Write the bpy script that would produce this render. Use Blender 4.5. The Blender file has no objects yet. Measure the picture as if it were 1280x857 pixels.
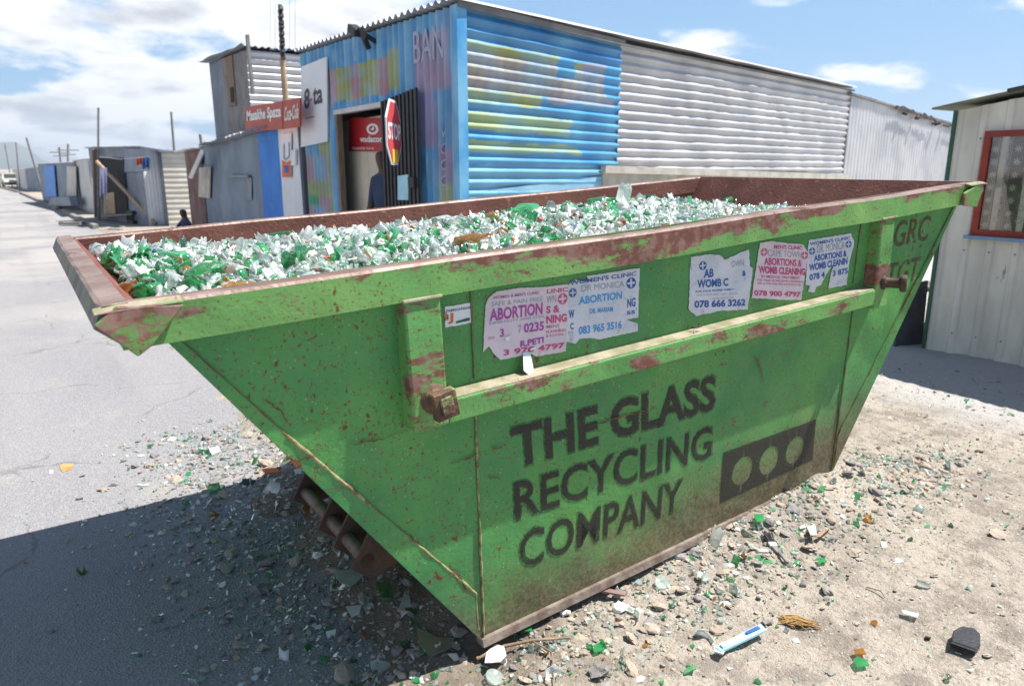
import bpy, bmesh, math, random
from mathutils import Vector as V, Matrix as M, Euler, noise as N
random.seed(7)
rad = math.radians
sc = bpy.context.scene
COL = sc.collection
# ------------------------------------------------------------------ camera frame (metres; +Y runs along the street)
FPX, CX, CY, EYE = 900.0, 640.0, 428.5, 1.75
PITCH = math.atan((CY - 211) / FPX); YAW = rad(34.06)
def ray(px, py):
    a = (px - CX) / FPX; b = (CY - py) / FPX
    fw = math.cos(PITCH) + b * math.sin(PITCH); up = -math.sin(PITCH) + b * math.cos(PITCH)
    return V((a * math.cos(YAW) + fw * math.sin(YAW), -a * math.sin(YAW) + fw * math.cos(YAW), up))
O = V((0, 0, EYE))
def at(px, py, n, c):
    n = V(n); d = ray(px, py); return O + d * ((c - n.dot(O)) / n.dot(d))
def atx(px, py, x): return at(px, py, (1, 0, 0), x)
def aty(px, py, y): return at(px, py, (0, 1, 0), y)
def atz(px, py, z=0.0): return at(px, py, (0, 0, 1), z)

# ------------------------------------------------------------------ object helpers
RM = {}
def tag(o, label=None, cat=None, group=None, kind=None):
    if label: o['label'] = label
    if cat: o['category'] = cat
    if group: o['group'] = group
    if kind: o['kind'] = kind
    return o
def thing(name, label, cat, loc=(0, 0, 0), rot=(0, 0, 0), group=None):
    o = bpy.data.objects.new(name, None); COL.objects.link(o)
    o.empty_display_size = 0.1
    o.location = loc; o.rotation_euler = rot
    RM[o.name] = M.LocRotScale(V(loc), Euler(rot), None)
    return tag(o, label, cat, group)
class MB:
    def __init__(s): s.v = []; s.f = []; s.m = []; s.col = []; s.smooth = []
    def add(s, vs, fs, mi=0, sm=False, cols=None):
        b = len(s.v); s.v += [V(p) for p in vs]
        for f in fs: s.f.append([b + i for i in f]); s.m.append(mi); s.smooth.append(sm)
        s.col += cols if cols else [(1, 1, 1)] * len(vs)
    def box(s, a, b, mi=0, mat=None):
        x0, y0, z0 = a; x1, y1, z1 = b
        vs = [V(p) for p in ((x0,y0,z0),(x1,y0,z0),(x1,y1,z0),(x0,y1,z0),(x0,y0,z1),(x1,y0,z1),(x1,y1,z1),(x0,y1,z1))]
        if mat: vs = [mat @ p for p in vs]
        s.add(vs, [(0,3,2,1),(4,5,6,7),(0,1,5,4),(1,2,6,5),(2,3,7,6),(3,0,4,7)], mi)
    def hexa(s, q0, q1, mi=0):      # two matching quads
        s.add(list(q0) + list(q1), [(3,2,1,0),(4,5,6,7),(0,1,5,4),(1,2,6,5),(2,3,7,6),(3,0,4,7)], mi)
    def prism(s, pts, d, mi=0):     # planar polygon extruded by vector d
        n = len(pts); d = V(d); pts = [V(p) for p in pts]
        s.add(pts + [p + d for p in pts], [list(range(n))[::-1], list(range(n, 2 * n))] + [(i, (i + 1) % n, n + (i + 1) % n, n + i) for i in range(n)], mi)
    def bar(s, p, q, w, h=None, mi=0, up=(0, 0, 1)):
        p = V(p); q = V(q); h = h or w; d = (q - p).normalized(); up = V(up)
        if abs(d.dot(up)) > .98: up = V((1, 0, 0))
        a = d.cross(up).normalized() * w / 2; b = a.cross(d).normalized() * h / 2
        s.hexa([p - a - b, p + a - b, p + a + b, p - a + b], [q - a - b, q + a - b, q + a + b, q - a + b], mi)
    def tube(s, pts, r, n=8, mi=0, cap=True, rs=None):
        pts = [V(p) for p in pts]; rs = rs or [r] * len(pts); vs = []; fs = []
        for i, p in enumerate(pts):
            d = (pts[min(i + 1, len(pts) - 1)] - pts[max(i - 1, 0)]).normalized()
            a = d.cross(V((0, 0, 1)) if abs(d.z) < .9 else V((1, 0, 0))).normalized(); b = d.cross(a)
            for k in range(n):
                t = 2 * math.pi * k / n; vs.append(p + (a * math.cos(t) + b * math.sin(t)) * rs[i])
        for i in range(len(pts) - 1):
            for k in range(n): fs.append((i * n + k, i * n + (k + 1) % n, (i + 1) * n + (k + 1) % n, (i + 1) * n + k))
        s.add(vs, fs, mi, True)
        if cap: s.add(vs[:n], [list(range(n))[::-1]], mi); s.add(vs[-n:], [list(range(n))], mi)
    def lathe(s, prof, mat, n=16, mi=0, a0=0, a1=2 * math.pi):
        vs = []; fs = []; full = a1 - a0 > 6.28; m = n if full else n + 1
        for r, z in prof:
            for k in range(m):
                t = a0 + (a1 - a0) * k / n; vs.append(mat @ V((r * math.cos(t), r * math.sin(t), z)))
        for i in range(len(prof) - 1):
            for k in range(n):
                k2 = (k + 1) % m
                fs.append((i * m + k, i * m + k2, (i + 1) * m + k2, (i + 1) * m + k))
        s.add(vs, fs, mi, True)
    def build(s, name, mats, parent=None, local=False, bevel=0, seg=1):
        me = bpy.data.meshes.new(name); vs = s.v
        if parent is not None and not local:
            r = parent
            while r.parent: r = r.parent
            inv = RM[r.name].inverted(); vs = [inv @ p for p in vs]
        me.from_pydata([tuple(p) for p in vs], [], s.f)
        if not isinstance(mats, (list, tuple)): mats = [mats]
        for m in mats: me.materials.append(m)
        me.polygons.foreach_set('material_index', s.m); me.polygons.foreach_set('use_smooth', s.smooth)
        if any(c != (1, 1, 1) for c in s.col):
            at_ = me.color_attributes.new('paint', 'FLOAT_COLOR', 'POINT')
            at_.data.foreach_set('color', [x for c in s.col for x in (c[0], c[1], c[2], 1)])
        if bevel:
            bm = bmesh.new(); bm.from_mesh(me)
            bmesh.ops.remove_doubles(bm, verts=bm.verts, dist=1e-5)
            es = [e for e in bm.edges if len(e.link_faces) == 2 and e.calc_face_angle(0) > .5]
            bmesh.ops.bevel(bm, geom=es, offset=bevel, segments=seg, affect='EDGES', clamp_overlap=True, profile=.5)
            bm.to_mesh(me); bm.free()
        me.update()
        o = bpy.data.objects.new(name, me); COL.objects.link(o)
        if parent is not None: o.parent = parent
        elif not local: pass
        return o
def recentre(o):   # put a single-mesh thing's origin at its base centre
    vs = [v.co for v in o.data.vertices]
    lo = V((min(v.x for v in vs), min(v.y for v in vs), min(v.z for v in vs))); hi = V((max(v.x for v in vs), max(v.y for v in vs), max(v.z for v in vs)))
    c = V(((lo.x + hi.x) / 2, (lo.y + hi.y) / 2, lo.z))
    o.data.transform(M.Translation(-c)); o.location = c
    return o
def single(name, mb, mats, label, cat, group=None, bevel=0):
    return tag(recentre(mb.build(name, mats, bevel=bevel)), label, cat, group)
def struct(name, mb, mats):
    return tag(mb.build(name, mats), kind='structure')

_tc = {}
def text_mesh(s, bold=0.0, shear=0.0, res=3):
    k = (s, bold, shear)
    if k in _tc: return _tc[k]
    cu = bpy.data.curves.new('t', 'FONT'); cu.body = s; cu.offset = bold; cu.resolution_u = res; cu.shear = shear
    ob = bpy.data.objects.new('t', cu); COL.objects.link(ob)
    dg = bpy.context.evaluated_depsgraph_get(); me = bpy.data.meshes.new_from_object(ob.evaluated_get(dg))
    vs = [v.co.copy() for v in me.vertices]; fs = [list(p.vertices) for p in me.polygons]
    bpy.data.objects.remove(ob); bpy.data.meshes.remove(me); bpy.data.curves.remove(cu)
    x0 = min(v.x for v in vs); x1 = max(v.x for v in vs); y0 = min(v.y for v in vs); y1 = max(v.y for v in vs)
    r = ([((v.x - x0) / (x1 - x0), (v.y - y0) / (y1 - y0)) for v in vs], fs)
    _tc[k] = r; return r
def text_to(mb, s, BL, BR, TL, off=0.0, bold=0.0, mi=0, shear=0.0):
    BL, BR, TL = V(BL), V(BR), V(TL); ex = BR - BL; ey = TL - BL; n = ex.cross(ey).normalized()
    uv, fs = text_mesh(s, bold, shear)
    mb.add([BL + ex * u + ey * w + n * off for u, w in uv], fs, mi)
def disc(mb, c, ex, ey, r0, r1, off=0, mi=0, n=24, a0=0, a1=6.2832):
    c, ex, ey = V(c), V(ex), V(ey); nn = ex.cross(ey).normalized() * off; vs = []; fs = []
    for k in range(n + 1):
        t = a0 + (a1 - a0) * k / n; d = ex * math.cos(t) + ey * math.sin(t)
        vs += [c + d * r0 + nn, c + d * r1 + nn]
    for k in range(n): fs.append((2 * k, 2 * k + 1, 2 * k + 3, 2 * k + 2))
    mb.add(vs, fs, mi)

# ------------------------------------------------------------------ materials
def newmat(name):
    m = bpy.data.materials.new(name); m.use_nodes = True; nt = m.node_tree; nt.nodes.clear()
    out = nt.nodes.new('ShaderNodeOutputMaterial'); b = nt.nodes.new('ShaderNodeBsdfPrincipled')
    nt.links.new(b.outputs[0], out.inputs[0]); return m, nt, b, out
def nz(nt, vec, scale, detail=4, rough=.55, dist=0.0):
    n = nt.nodes.new('ShaderNodeTexNoise'); n.inputs['Scale'].default_value = scale; n.inputs['Detail'].default_value = detail
    n.inputs['Roughness'].default_value = rough; n.inputs['Distortion'].default_value = dist
    if vec is not None: nt.links.new(vec, n.inputs['Vector'])
    return n.outputs['Fac']
def ramp(nt, fac, a, b, ca=0.0, cb=1.0):
    n = nt.nodes.new('ShaderNodeMapRange'); n.interpolation_type = 'SMOOTHSTEP'
    nt.links.new(fac, n.inputs[0]); n.inputs[1].default_value = a; n.inputs[2].default_value = b; n.inputs[3].default_value = ca; n.inputs[4].default_value = cb
    return n.outputs[0]
def mx(nt, fac, a, b):
    n = nt.nodes.new('ShaderNodeMix'); n.data_type = 'RGBA'
    for i, x in ((0, fac), (6, a), (7, b)):
        if isinstance(x, (int, float)): n.inputs[i].default_value = x
        elif isinstance(x, tuple): n.inputs[i].default_value = (*x[:3], 1)
        else: nt.links.new(x, n.inputs[i])
    return n.outputs[2]
def mth(nt, op, a, b=0.0, c=None):
    n = nt.nodes.new('ShaderNodeMath'); n.operation = op
    for i, x in enumerate((a, b) if c is None else (a, b, c)):
        if isinstance(x, (int, float)): n.inputs[i].default_value = x
        else: nt.links.new(x, n.inputs[i])
    return n.outputs[0]
def coords(nt, scale=None, kind='Object'):
    t = nt.nodes.new('ShaderNodeTexCoord'); o = t.outputs[kind]
    if scale:
        m = nt.nodes.new('ShaderNodeMapping'); m.inputs['Scale'].default_value = scale; nt.links.new(o, m.inputs[0]); o = m.outputs[0]
    return o
def bumpn(nt, b, h, strength, dist=.01):
    n = nt.nodes.new('ShaderNodeBump'); n.inputs['Strength'].default_value = strength; n.inputs['Distance'].default_value = dist
    nt.links.new(h, n.inputs['Height']); nt.links.new(n.outputs[0], b.inputs['Normal']); return n
def surf(name, c1, c2=None, scale=3, rough=.7, metal=0.0, bump=.2, bscale=30, spot=None, sscale=12, sth=.62, attr=False, stretch=None, spec=.4, bd=.01):
    m, nt, b, out = newmat(name); co = coords(nt, stretch); c2 = c2 or tuple(x * .75 for x in c1)
    f = ramp(nt, nz(nt, co, scale, 5), .35, .65)
    if attr:
        a = nt.nodes.new('ShaderNodeVertexColor'); a.layer_name = 'paint'
        mm = nt.nodes.new('ShaderNodeMix'); mm.data_type = 'RGBA'; mm.blend_type = 'MULTIPLY'; mm.inputs[0].default_value = 1
        nt.links.new(a.outputs[0], mm.inputs[6]); nt.links.new(mx(nt, f, (1, 1, 1), (.8, .8, .8)), mm.inputs[7]); col = mm.outputs[2]
    else: col = mx(nt, f, c1, c2)
    if spot: col = mx(nt, ramp(nt, nz(nt, co, sscale, 6, .65), sth, sth + .05), col, spot)
    nt.links.new(col, b.inputs['Base Color']); b.inputs['Roughness'].default_value = rough; b.inputs['Metallic'].default_value = metal
    b.inputs['Specular IOR Level'].default_value = spec
    if bump: bumpn(nt, b, nz(nt, co, bscale, 4), bump, bd)
    return m
RUST = (.16, .065, .045)
def skip_paint(name, base, dark, wear=0.0, up=0.0, dirt=False, speck=.66, drust=RUST):
    m, nt, b, out = newmat(name); co = coords(nt); geo = nt.nodes.new('ShaderNodeSeparateXYZ'); nt.links.new(co, geo.inputs[0])
    col = mx(nt, ramp(nt, nz(nt, co, 1.6, 5, .6), .3, .7), base, dark)
    col = mx(nt, ramp(nt, nz(nt, coords(nt, (3, 3, .5)), 7, 5, .6), .58, .75, 0, .45), col, tuple(x * 1.3 for x in base))   # pale run-down streaks
    # rust freckles of two sizes, gathered in clouds
    clo = ramp(nt, nz(nt, co, 2.3, 3), .38, .62)
    sp = ramp(nt, mth(nt, 'ADD', nz(nt, coords(nt, (1, 1, .75)), 38, 5, .62, .4), mth(nt, 'MULTIPLY', clo, .055)), .665, .70)
    col = mx(nt, sp, col, (.14, .055, .03))
    col = mx(nt, ramp(nt, nz(nt, co, 90, 2, .7), speck, speck + .05, 0, .85), col, (.17, .06, .03))
    # long scratches and blotches
    sc_ = ramp(nt, nz(nt, coords(nt, (1.2, 1, 9)), 5, 3, .6, 1.2), .695, .72)
    col = mx(nt, sc_, col, (.18, .09, .04))
    if wear:
        mp_ = nt.nodes.new('ShaderNodeMapping'); mp_.inputs['Rotation'].default_value = (0, .6, 0); mp_.inputs['Scale'].default_value = (1.0, 1, 2.6); nt.links.new(co, mp_.inputs[0]); n1 = nz(nt, mp_.outputs[0], 3.2, 10, .72, .3)
        if up: n1 = mth(nt, 'ADD', n1, mth(nt, 'MULTIPLY', mth(nt, 'SUBTRACT', geo.outputs[2], up[0]), up[1]))
        if wear > 1:   # middle of the long rail is rubbed most
            mid = ramp(nt, mth(nt, 'ABSOLUTE', mth(nt, 'ADD', geo.outputs[0], .25)), 1.2, .1, -.035, .125); n1 = mth(nt, 'ADD', n1, mid)
        th = 1 - (wear - 1 if wear > 1 else wear)
        col = mx(nt, ramp(nt, n1, th - .01, th + .05), col, mx(nt, ramp(nt, nz(nt, co, 25, 4), .4, .6), drust, (.24, .13, .11)))
    if dirt:
        dn = mth(nt, 'ADD', geo.outputs[2], mth(nt, 'MULTIPLY', mth(nt, 'SUBTRACT', nz(nt, co, 7, 6, .7), .5), .5))
        dx = ramp(nt, geo.outputs[0], -.9, 1.0, 0, .16)
        dn = mth(nt, 'SUBTRACT', dn, dx)
        dcol = mx(nt, ramp(nt, nz(nt, co, 60, 3), .4, .6), (.115, .075, .045), (.19, .14, .09))
        col = mx(nt, ramp(nt, dn, .42, -.06, 0, .92), col, dcol)
        col = mx(nt, ramp(nt, nz(nt, co, 110, 1, .5), .72, .74, 0, .6), col, (.45, .42, .3))
    nt.links.new(col, b.inputs['Base Color'])
    nt.links.new(ramp(nt, nz(nt, co, 14, 4), .3, .7, .38, .62), b.inputs['Roughness'])
    b.inputs['Specular IOR Level'].default_value = .35
    h = mth(nt, 'ADD', mth(nt, 'MULTIPLY', nz(nt, co, 2.2, 2), 5.0), mth(nt, 'MULTIPLY', nz(nt, co, 60, 3), .18))
    bumpn(nt, b, h, .6, .014)
    return m
def nt_dist2(nt, co):
    n = nt.nodes.new('ShaderNodeTexNoise'); n.inputs['Scale'].default_value = 2.5; n.inputs['Detail'].default_value = 6; nt.links.new(co, n.inputs['Vector'])
    a = nt.nodes.new('ShaderNodeVectorMath'); a.operation = 'SCALE'; a.inputs['Scale'].default_value = .5; nt.links.new(n.outputs['Color'], a.inputs[0])
    b = nt.nodes.new('ShaderNodeVectorMath'); nt.links.new(co, b.inputs[0]); nt.links.new(a.outputs[0], b.inputs[1]); return b.outputs[0]
def nt_dist(nt, co):
    n = nt.nodes.new('ShaderNodeTexNoise'); n.inputs['Scale'].default_value = 20; nt.links.new(co, n.inputs['Vector'])
    a = nt.nodes.new('ShaderNodeVectorMath'); a.operation = 'SCALE'; a.inputs['Scale'].default_value = .03; nt.links.new(n.outputs['Color'], a.inputs[0])
    b = nt.nodes.new('ShaderNodeVectorMath'); nt.links.new(co, b.inputs[0]); nt.links.new(a.outputs[0], b.inputs[1]); return b.outputs[0]
def glassy(name, col, tr=.55, rough=.12, gloss=.28, see=.55):
    m, nt, b, out = newmat(name); co = coords(nt)
    c = mx(nt, ramp(nt, nz(nt, co, 9, 2), .35, .65), col, tuple(min(1, x * 1.25 + .02) for x in col))
    d = nt.nodes.new('ShaderNodeBsdfDiffuse'); t = nt.nodes.new('ShaderNodeBsdfTranslucent'); g = nt.nodes.new('ShaderNodeBsdfGlossy')
    nt.links.new(c, d.inputs[0]); nt.links.new(c, t.inputs[0]); g.inputs['Roughness'].default_value = rough; g.inputs[0].default_value = (.95, 1, .97, 1)
    m1 = nt.nodes.new('ShaderNodeMixShader'); m1.inputs[0].default_value = tr; nt.links.new(d.outputs[0], m1.inputs[1]); nt.links.new(t.outputs[0], m1.inputs[2])
    fr = nt.nodes.new('ShaderNodeFresnel'); fr.inputs[0].default_value = 1.5
    fa = mth(nt, 'ADD', fr.outputs[0], gloss * .25)
    m2 = nt.nodes.new('ShaderNodeMixShader'); nt.links.new(fa, m2.inputs[0]); nt.links.new(m1.outputs[0], m2.inputs[1]); nt.links.new(g.outputs[0], m2.inputs[2])
    tp = nt.nodes.new('ShaderNodeBsdfTransparent'); tp.inputs[0].default_value = (*[min(1, x * .5 + .5) for x in col], 1); m3 = nt.nodes.new('ShaderNodeMixShader'); lw = nt.nodes.new('ShaderNodeLayerWeight'); lw.inputs[0].default_value = .35
    nt.links.new(ramp(nt, lw.outputs['Facing'], .05, .7, see, .06), m3.inputs[0]); nt.links.new(m2.outputs[0], m3.inputs[1]); nt.links.new(tp.outputs[0], m3.inputs[2])
    nt.links.new(m3.outputs[0], out.inputs[0]); nt.nodes.remove(b); return m
def alpha_ink(name, col, lo, hi, amax=1.0, sc_=26):
    m, nt, b, out = newmat(name); co = coords(nt); b.inputs['Base Color'].default_value = (*col, 1); b.inputs['Roughness'].default_value = .6
    g = nt.nodes.new('ShaderNodeSeparateXYZ'); nt.links.new(co, g.inputs[0]); low_ = ramp(nt, g.outputs[2], .15, .62, .06, 0)
    f = mth(nt, 'MULTIPLY', ramp(nt, mth(nt, 'SUBTRACT', nz(nt, co, sc_, 7, .75), low_), lo, hi, 0, amax), ramp(nt, nz(nt, co, 130, 2), .30, .40, .1, 1))
    nt.links.new(f, b.inputs['Alpha']); return m

GB, GD = (.10, .32, .080), (.045, .225, .080)
MT = dict(
 body=skip_paint('skip_paint', GB, GD, 0.345, None or 0, True, .60),
 rail=skip_paint('skip_rail_paint', (.19, .36, .105), (.11, .30, .08), 1.475, (1.425, 1.6), False, .60),
 post=skip_paint('skip_post_paint', (.155, .35, .10), (.09, .29, .08), .48, 0, False, .60),
 bar=skip_paint('skip_bar_paint', (.15, .35, .10), (.09, .28, .08), .48, 0, False, .60),
 gusset=skip_paint('gusset_paint', (.12, .28, .07), (.09, .23, .06), .54, 0, False, .58),
 top=surf('worn_rim_steel', (.19, .125, .10), (.30, .22, .19), 6, .5, .25, .3, 40, (.12, .06, .045), 9, .58),
 endrail=surf('scuffed_grey_steel', (.09, .095, .085), (.20, .20, .17), 11, .6, .1, .4, 40, (.16, .20, .09), 8, .56),
 inside=surf('rusty_inside', (.22, .085, .062), (.15, .058, .045), 4, .8, 0, .4, 60, (.28, .14, .11), 14, .6),
 rustdark=surf('dark_rust', (.09, .05, .035), (.05, .035, .03), 10, .8, 0, .4, 60, (.07, .11, .05), 8, .6),
 weld=surf('weld_bead', (.33, .33, .15), (.16, .12, .06), 30, .7, 0, .5, 90),
 weldg=surf('green_weld', (.10, .26, .08), (.18, .09, .05), 20, .6, 0, .5, 90),
 flange=surf('dusty_flange', (.14, .10, .08), (.25, .205, .165), 14, .9, 0, .4, 60, (.10, .14, .05), 9, .64),
 ledge=surf('dusty_ledge', (.36, .32, .23), (.22, .21, .12), 12, .9, 0, .4, 70, (.2, .12, .08), 9, .6),
 lip=surf('bright_worn_edge', (.48, .52, .36), (.25, .28, .15), 30, .5, .2, .1),
 ink=alpha_ink('stencil_black', (.022, .024, .018), .27, .42, .95),
 haloink=alpha_ink('stencil_overspray', (.018, .022, .016), .33, .62, .55, 60),
 logoink=alpha_ink('logo_black', (.030, .028, .024), .22, .40, .86),
 scrape=surf('scrape_rust', (.13, .05, .025), (.20, .10, .05), 30, .8, 0, .3, 80),
 scrawl=alpha_ink('rust_scrawl', (.10, .06, .035), .35, .5, .9, 20),
 paper=surf('poster_paper', (.64, .66, .71), (.52, .55, .62), 7, .85, 0, .8, 26, (.42, .46, .50), 19, .60),
 paperp=surf('pink_poster_paper', (.70, .61, .66), (.60, .52, .58), 7, .85, 0, .8, 26, (.48, .46, .50), 19, .60),
 blue=surf('poster_blue', (.03, .09, .32), (.05, .13, .38), 30, .8, 0, 0),
 cyan=surf('poster_light_blue', (.06, .28, .62), (.10, .35, .65), 30, .8, 0, 0),
 pink=surf('poster_crimson', (.50, .05, .16), (.56, .10, .22), 30, .8, 0, 0),
 purple=surf('poster_purple', (.36, .05, .30), (.42, .10, .34), 30, .8, 0, 0),
 grey=surf('poster_grey', (.28, .30, .38), (.36, .38, .44), 30, .8, 0, 0),
 sand=None, galv=surf('galvanised_sheet', (.56, .55, .55), (.44, .44, .45), 1.4, .40, .22, .15, 8, (.22, .15, .10), 3.0, .68),
 galvd=surf('dull_grey_sheet', (.22, .25, .30), (.16, .19, .23), 1.5, .55, .2, .15, 8, (.12, .08, .06), 3.0, .66),
 bluegrey=surf('blue_grey_sheet', (.23, .29, .36), (.17, .22, .28), 1.5, .55, .1, .15, 8, (.16, .12, .1), 3.0, .68),
 cream=surf('cream_sheet', (.60, .58, .50), (.48, .46, .40), 1.5, .6, 0, .1, 8, (.35, .25, .15), 5, .7),
 redbrown=surf('red_brown_sheet', (.17, .085, .075), (.24, .17, .16), 1.8, .7, 0, .15, 8),
 bright=surf('bright_blue_sheet', (.035, .20, .62), (.05, .25, .68), 2, .55, 0, .1, 8, (.05, .12, .35), 9, .62),
 turq=surf('blue_tarp', (.02, .26, .75), (.03, .2, .6), 3, .5, 0, .1, 8),
 wood=surf('weathered_wood', (.25, .19, .14), (.16, .12, .09), 5, .85, 0, .3, 40, None, 0, 0, False, (6, 6, 1)),
 board=surf('grey_weathered_board', (.24, .23, .22), (.17, .17, .17), 4, .85, 0, .3, 30),
 poleT=surf('pale_pole_wood', (.45, .33, .20), (.33, .25, .17), 5, .85, 0, .2, 30),
 mural=surf('mural_paint', (1, 1, 1), None, 2.5, .30, 0, .12, 10, (.05, .10, .20), 6.5, .72, True),
 muraldull=surf('mural_paint_front', (1, 1, 1), None, 2.5, .5, 0, .12, 10, (.06, .12, .25), 6, .7, True),
 black=surf('black_paint', (.018, .018, .02), (.03, .03, .032), 6, .6, 0, .1, 20),
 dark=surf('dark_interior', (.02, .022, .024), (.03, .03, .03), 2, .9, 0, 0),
 darkgreen=surf('dark_green_trim', (.035, .12, .07), (.03, .09, .06), 5, .6, 0, .1),
 white=surf('white_board', (.74, .77, .80), (.68, .71, .74), 2, .6, 0, .05, 8),
 textw=surf('white_lettering', (.80, .80, .80), (.72, .72, .72), 8, .6, 0, 0),
 textk=surf('charcoal_lettering', (.045, .05, .06), (.07, .07, .08), 8, .6, 0, 0),
 signred=surf('sign_red', (.45, .075, .04), (.38, .06, .035), 3, .55, 0, 0),
 vred=surf('shop_sign_red', (.42, .012, .018), (.35, .012, .02), 3, .5, 0, 0),
 orange=surf('orange_print', (.72, .16, .03), (.6, .12, .03), 3, .6, 0, 0),
 yellow=surf('yellow_print', (.75, .5, .04), (.65, .42, .04), 3, .6, 0, 0),
 magenta=surf('pink_print', (.72, .08, .3), (.66, .08, .28), 3, .6, 0, 0),
 cpanel=surf('cream_painted_door', (.70, .63, .49), (.58, .52, .41), 2, .6, 0, .15, 12, (.2, .16, .1), 9, .72),
 skyblue=surf('pale_blue_skirting', (.30, .52, .66), (.22, .44, .60), 4, .7, 0, .15, 12, (.5, .5, .48), 7, .64),
 beam=surf('cream_beam', (.55, .52, .45), (.44, .40, .34), 5, .7, 0, .2, 20, (.22, .10, .05), 6, .66),
 winred=surf('window_red', (.33, .035, .018), (.22, .03, .02), 8, .5, 0, .2, 30, (.1, .03, .02), 12, .64),
 sill=surf('blue_sill', (.22, .34, .50), (.18, .28, .42), 6, .6, 0, .1),
 lace=surf('lace_thread', (.60, .60, .58), (.5, .5, .5), 20, .9, 0, 0),
 wall_w=surf('off_white_cladding', (.70, .68, .61), (.52, .50, .44), 3, .5, 0, .08, 6, (.34, .30, .24), 9, .66, False, (1, 1, .35)),
 skin=surf('dark_skin', (.09, .05, .035), (.075, .04, .03), 8, .55, 0, 0),
 shirt=surf('navy_shirt', (.04, .06, .12), (.03, .045, .09), 8, .9, 0, 0),
 denim=surf('light_blue_cloth', (.25, .36, .52), (.2, .3, .45), 8, .9, 0, 0),
 cloth_o=surf('orange_cloth', (.75, .16, .04), (.6, .12, .03), 8, .9, 0, 0),
 cloth_b=surf('blue_cloth', (.06, .14, .38), (.08, .2, .48), 8, .9, 0, 0),
 cloth_w=surf('white_lilac_cloth', (.62, .62, .78), (.40, .42, .66), 9, .9, 0, 0),
 concrete=surf('kerb_concrete', (.30, .28, .25), (.22, .21, .19), 3, .9, 0, .3, 30),
 rubber=surf('black_rubber', (.025, .027, .032), (.04, .042, .048), 8, .5, 0, .3, 60),
 stone=surf('grey_stone', (.27, .25, .24), (.17, .16, .16), 12, .9, 0, .5, 80),
 stone2=surf('sandy_stone', (.42, .35, .28), (.33, .27, .215), 12, .9, 0, .5, 80),
 stick=surf('dry_stick', (.34, .23, .14), (.22, .15, .10), 12, .9, 0, .3, 60),
 straw=surf('dry_root', (.50, .32, .12), (.35, .2, .08), 12, .9, 0, .3, 60),
 cardblue=surf('pale_blue_carton', (.30, .62, .78), (.42, .70, .82), 9, .6, 0, .1, 20),
 carw=surf('cream_car_paint', (.48, .47, .38), (.42, .41, .34), 2, .3, 0, 0),
 carr=surf('maroon_car_paint', (.28, .02, .03), (.22, .02, .03), 2, .3, 0, 0),
 tyre=surf('tyre', (.02, .02, .02), (.03, .03, .03), 8, .8, 0, 0),
 carglass=surf('car_glass', (.05, .06, .07), (.04, .05, .06), 2, .08, 0, 0),
 mount=surf('mountain_rock', (.10, .12, .10), (.15, .15, .12), .004, .9, 0, 0),
 g_green=glassy('green_glass', (.07, .52, .19), .62), g_dgreen=glassy('dark_green_glass', (.02, .24, .07), .6),
 g_clear=glassy('clear_glass', (.76, .87, .82), .6), g_white=glassy('frosted_glass', (.88, .91, .89), .5, .22, .2, .22),
 g_brown=glassy('amber_glass', (.55, .25, .04), .6), g_grey=glassy('smoky_glass', (.52, .62, .58), .55),
 g_paper=surf('label_paper', (.78, .76, .72), (.66, .60, .55), 20, .8, 0, 0), g_red=surf('red_scrap', (.6, .08, .08), (.5, .1, .1), 20, .7, 0, 0),
 g_blue=surf('blue_scrap', (.1, .18, .5), (.1, .2, .5), 20, .7, 0, 0))
def ground_mat():
    m, nt, b, out = newmat('sandy_gravel'); co = coords(nt)
    c = mx(nt, ramp(nt, nz(nt, co, .8, 5, .6), .35, .65), (.46, .405, .34), (.37, .325, .275))
    c = mx(nt, ramp(nt, nz(nt, co, 5, 8, .78), .46, .60), c, (.27, .235, .20))
    c = mx(nt, ramp(nt, nz(nt, co, 60, 4, .7), .52, .66, 0, .8), c, (.22, .19, .165))
    c = mx(nt, ramp(nt, nz(nt, co, 90, 2, .6), .66, .71), c, (.62, .58, .52))
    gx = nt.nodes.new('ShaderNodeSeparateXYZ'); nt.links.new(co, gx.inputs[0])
    c = mx(nt, mth(nt, 'MULTIPLY', ramp(nt, mth(nt, 'ADD', gx.outputs[0], mth(nt, 'MULTIPLY', nz(nt, co, 1.2, 5), 1.4)), 5.6, 6.3), .85), c, (.46, .445, .43))      # paler grey ground before the cream shack
    # ground turns darker brown beside and beneath the skip's road end
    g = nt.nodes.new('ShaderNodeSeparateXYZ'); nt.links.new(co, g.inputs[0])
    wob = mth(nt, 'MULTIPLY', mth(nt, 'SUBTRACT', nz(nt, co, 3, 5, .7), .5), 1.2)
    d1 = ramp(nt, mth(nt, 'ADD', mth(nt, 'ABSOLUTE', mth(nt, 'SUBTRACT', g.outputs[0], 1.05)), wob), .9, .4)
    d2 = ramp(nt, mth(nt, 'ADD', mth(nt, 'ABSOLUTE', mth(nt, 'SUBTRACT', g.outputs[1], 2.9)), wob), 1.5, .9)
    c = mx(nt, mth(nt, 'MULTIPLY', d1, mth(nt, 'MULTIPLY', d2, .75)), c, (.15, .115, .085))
    nt.links.new(c, b.inputs['Base Color']); b.inputs['Roughness'].default_value = .95; b.inputs['Specular IOR Level'].default_value = .15
    h = mth(nt, 'ADD', mth(nt, 'MULTIPLY', nz(nt, co, 18, 6, .7), 1.6), mth(nt, 'MULTIPLY', nz(nt, co, 110, 3, .7), .5))
    bumpn(nt, b, h, .9, .018); return m
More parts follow.
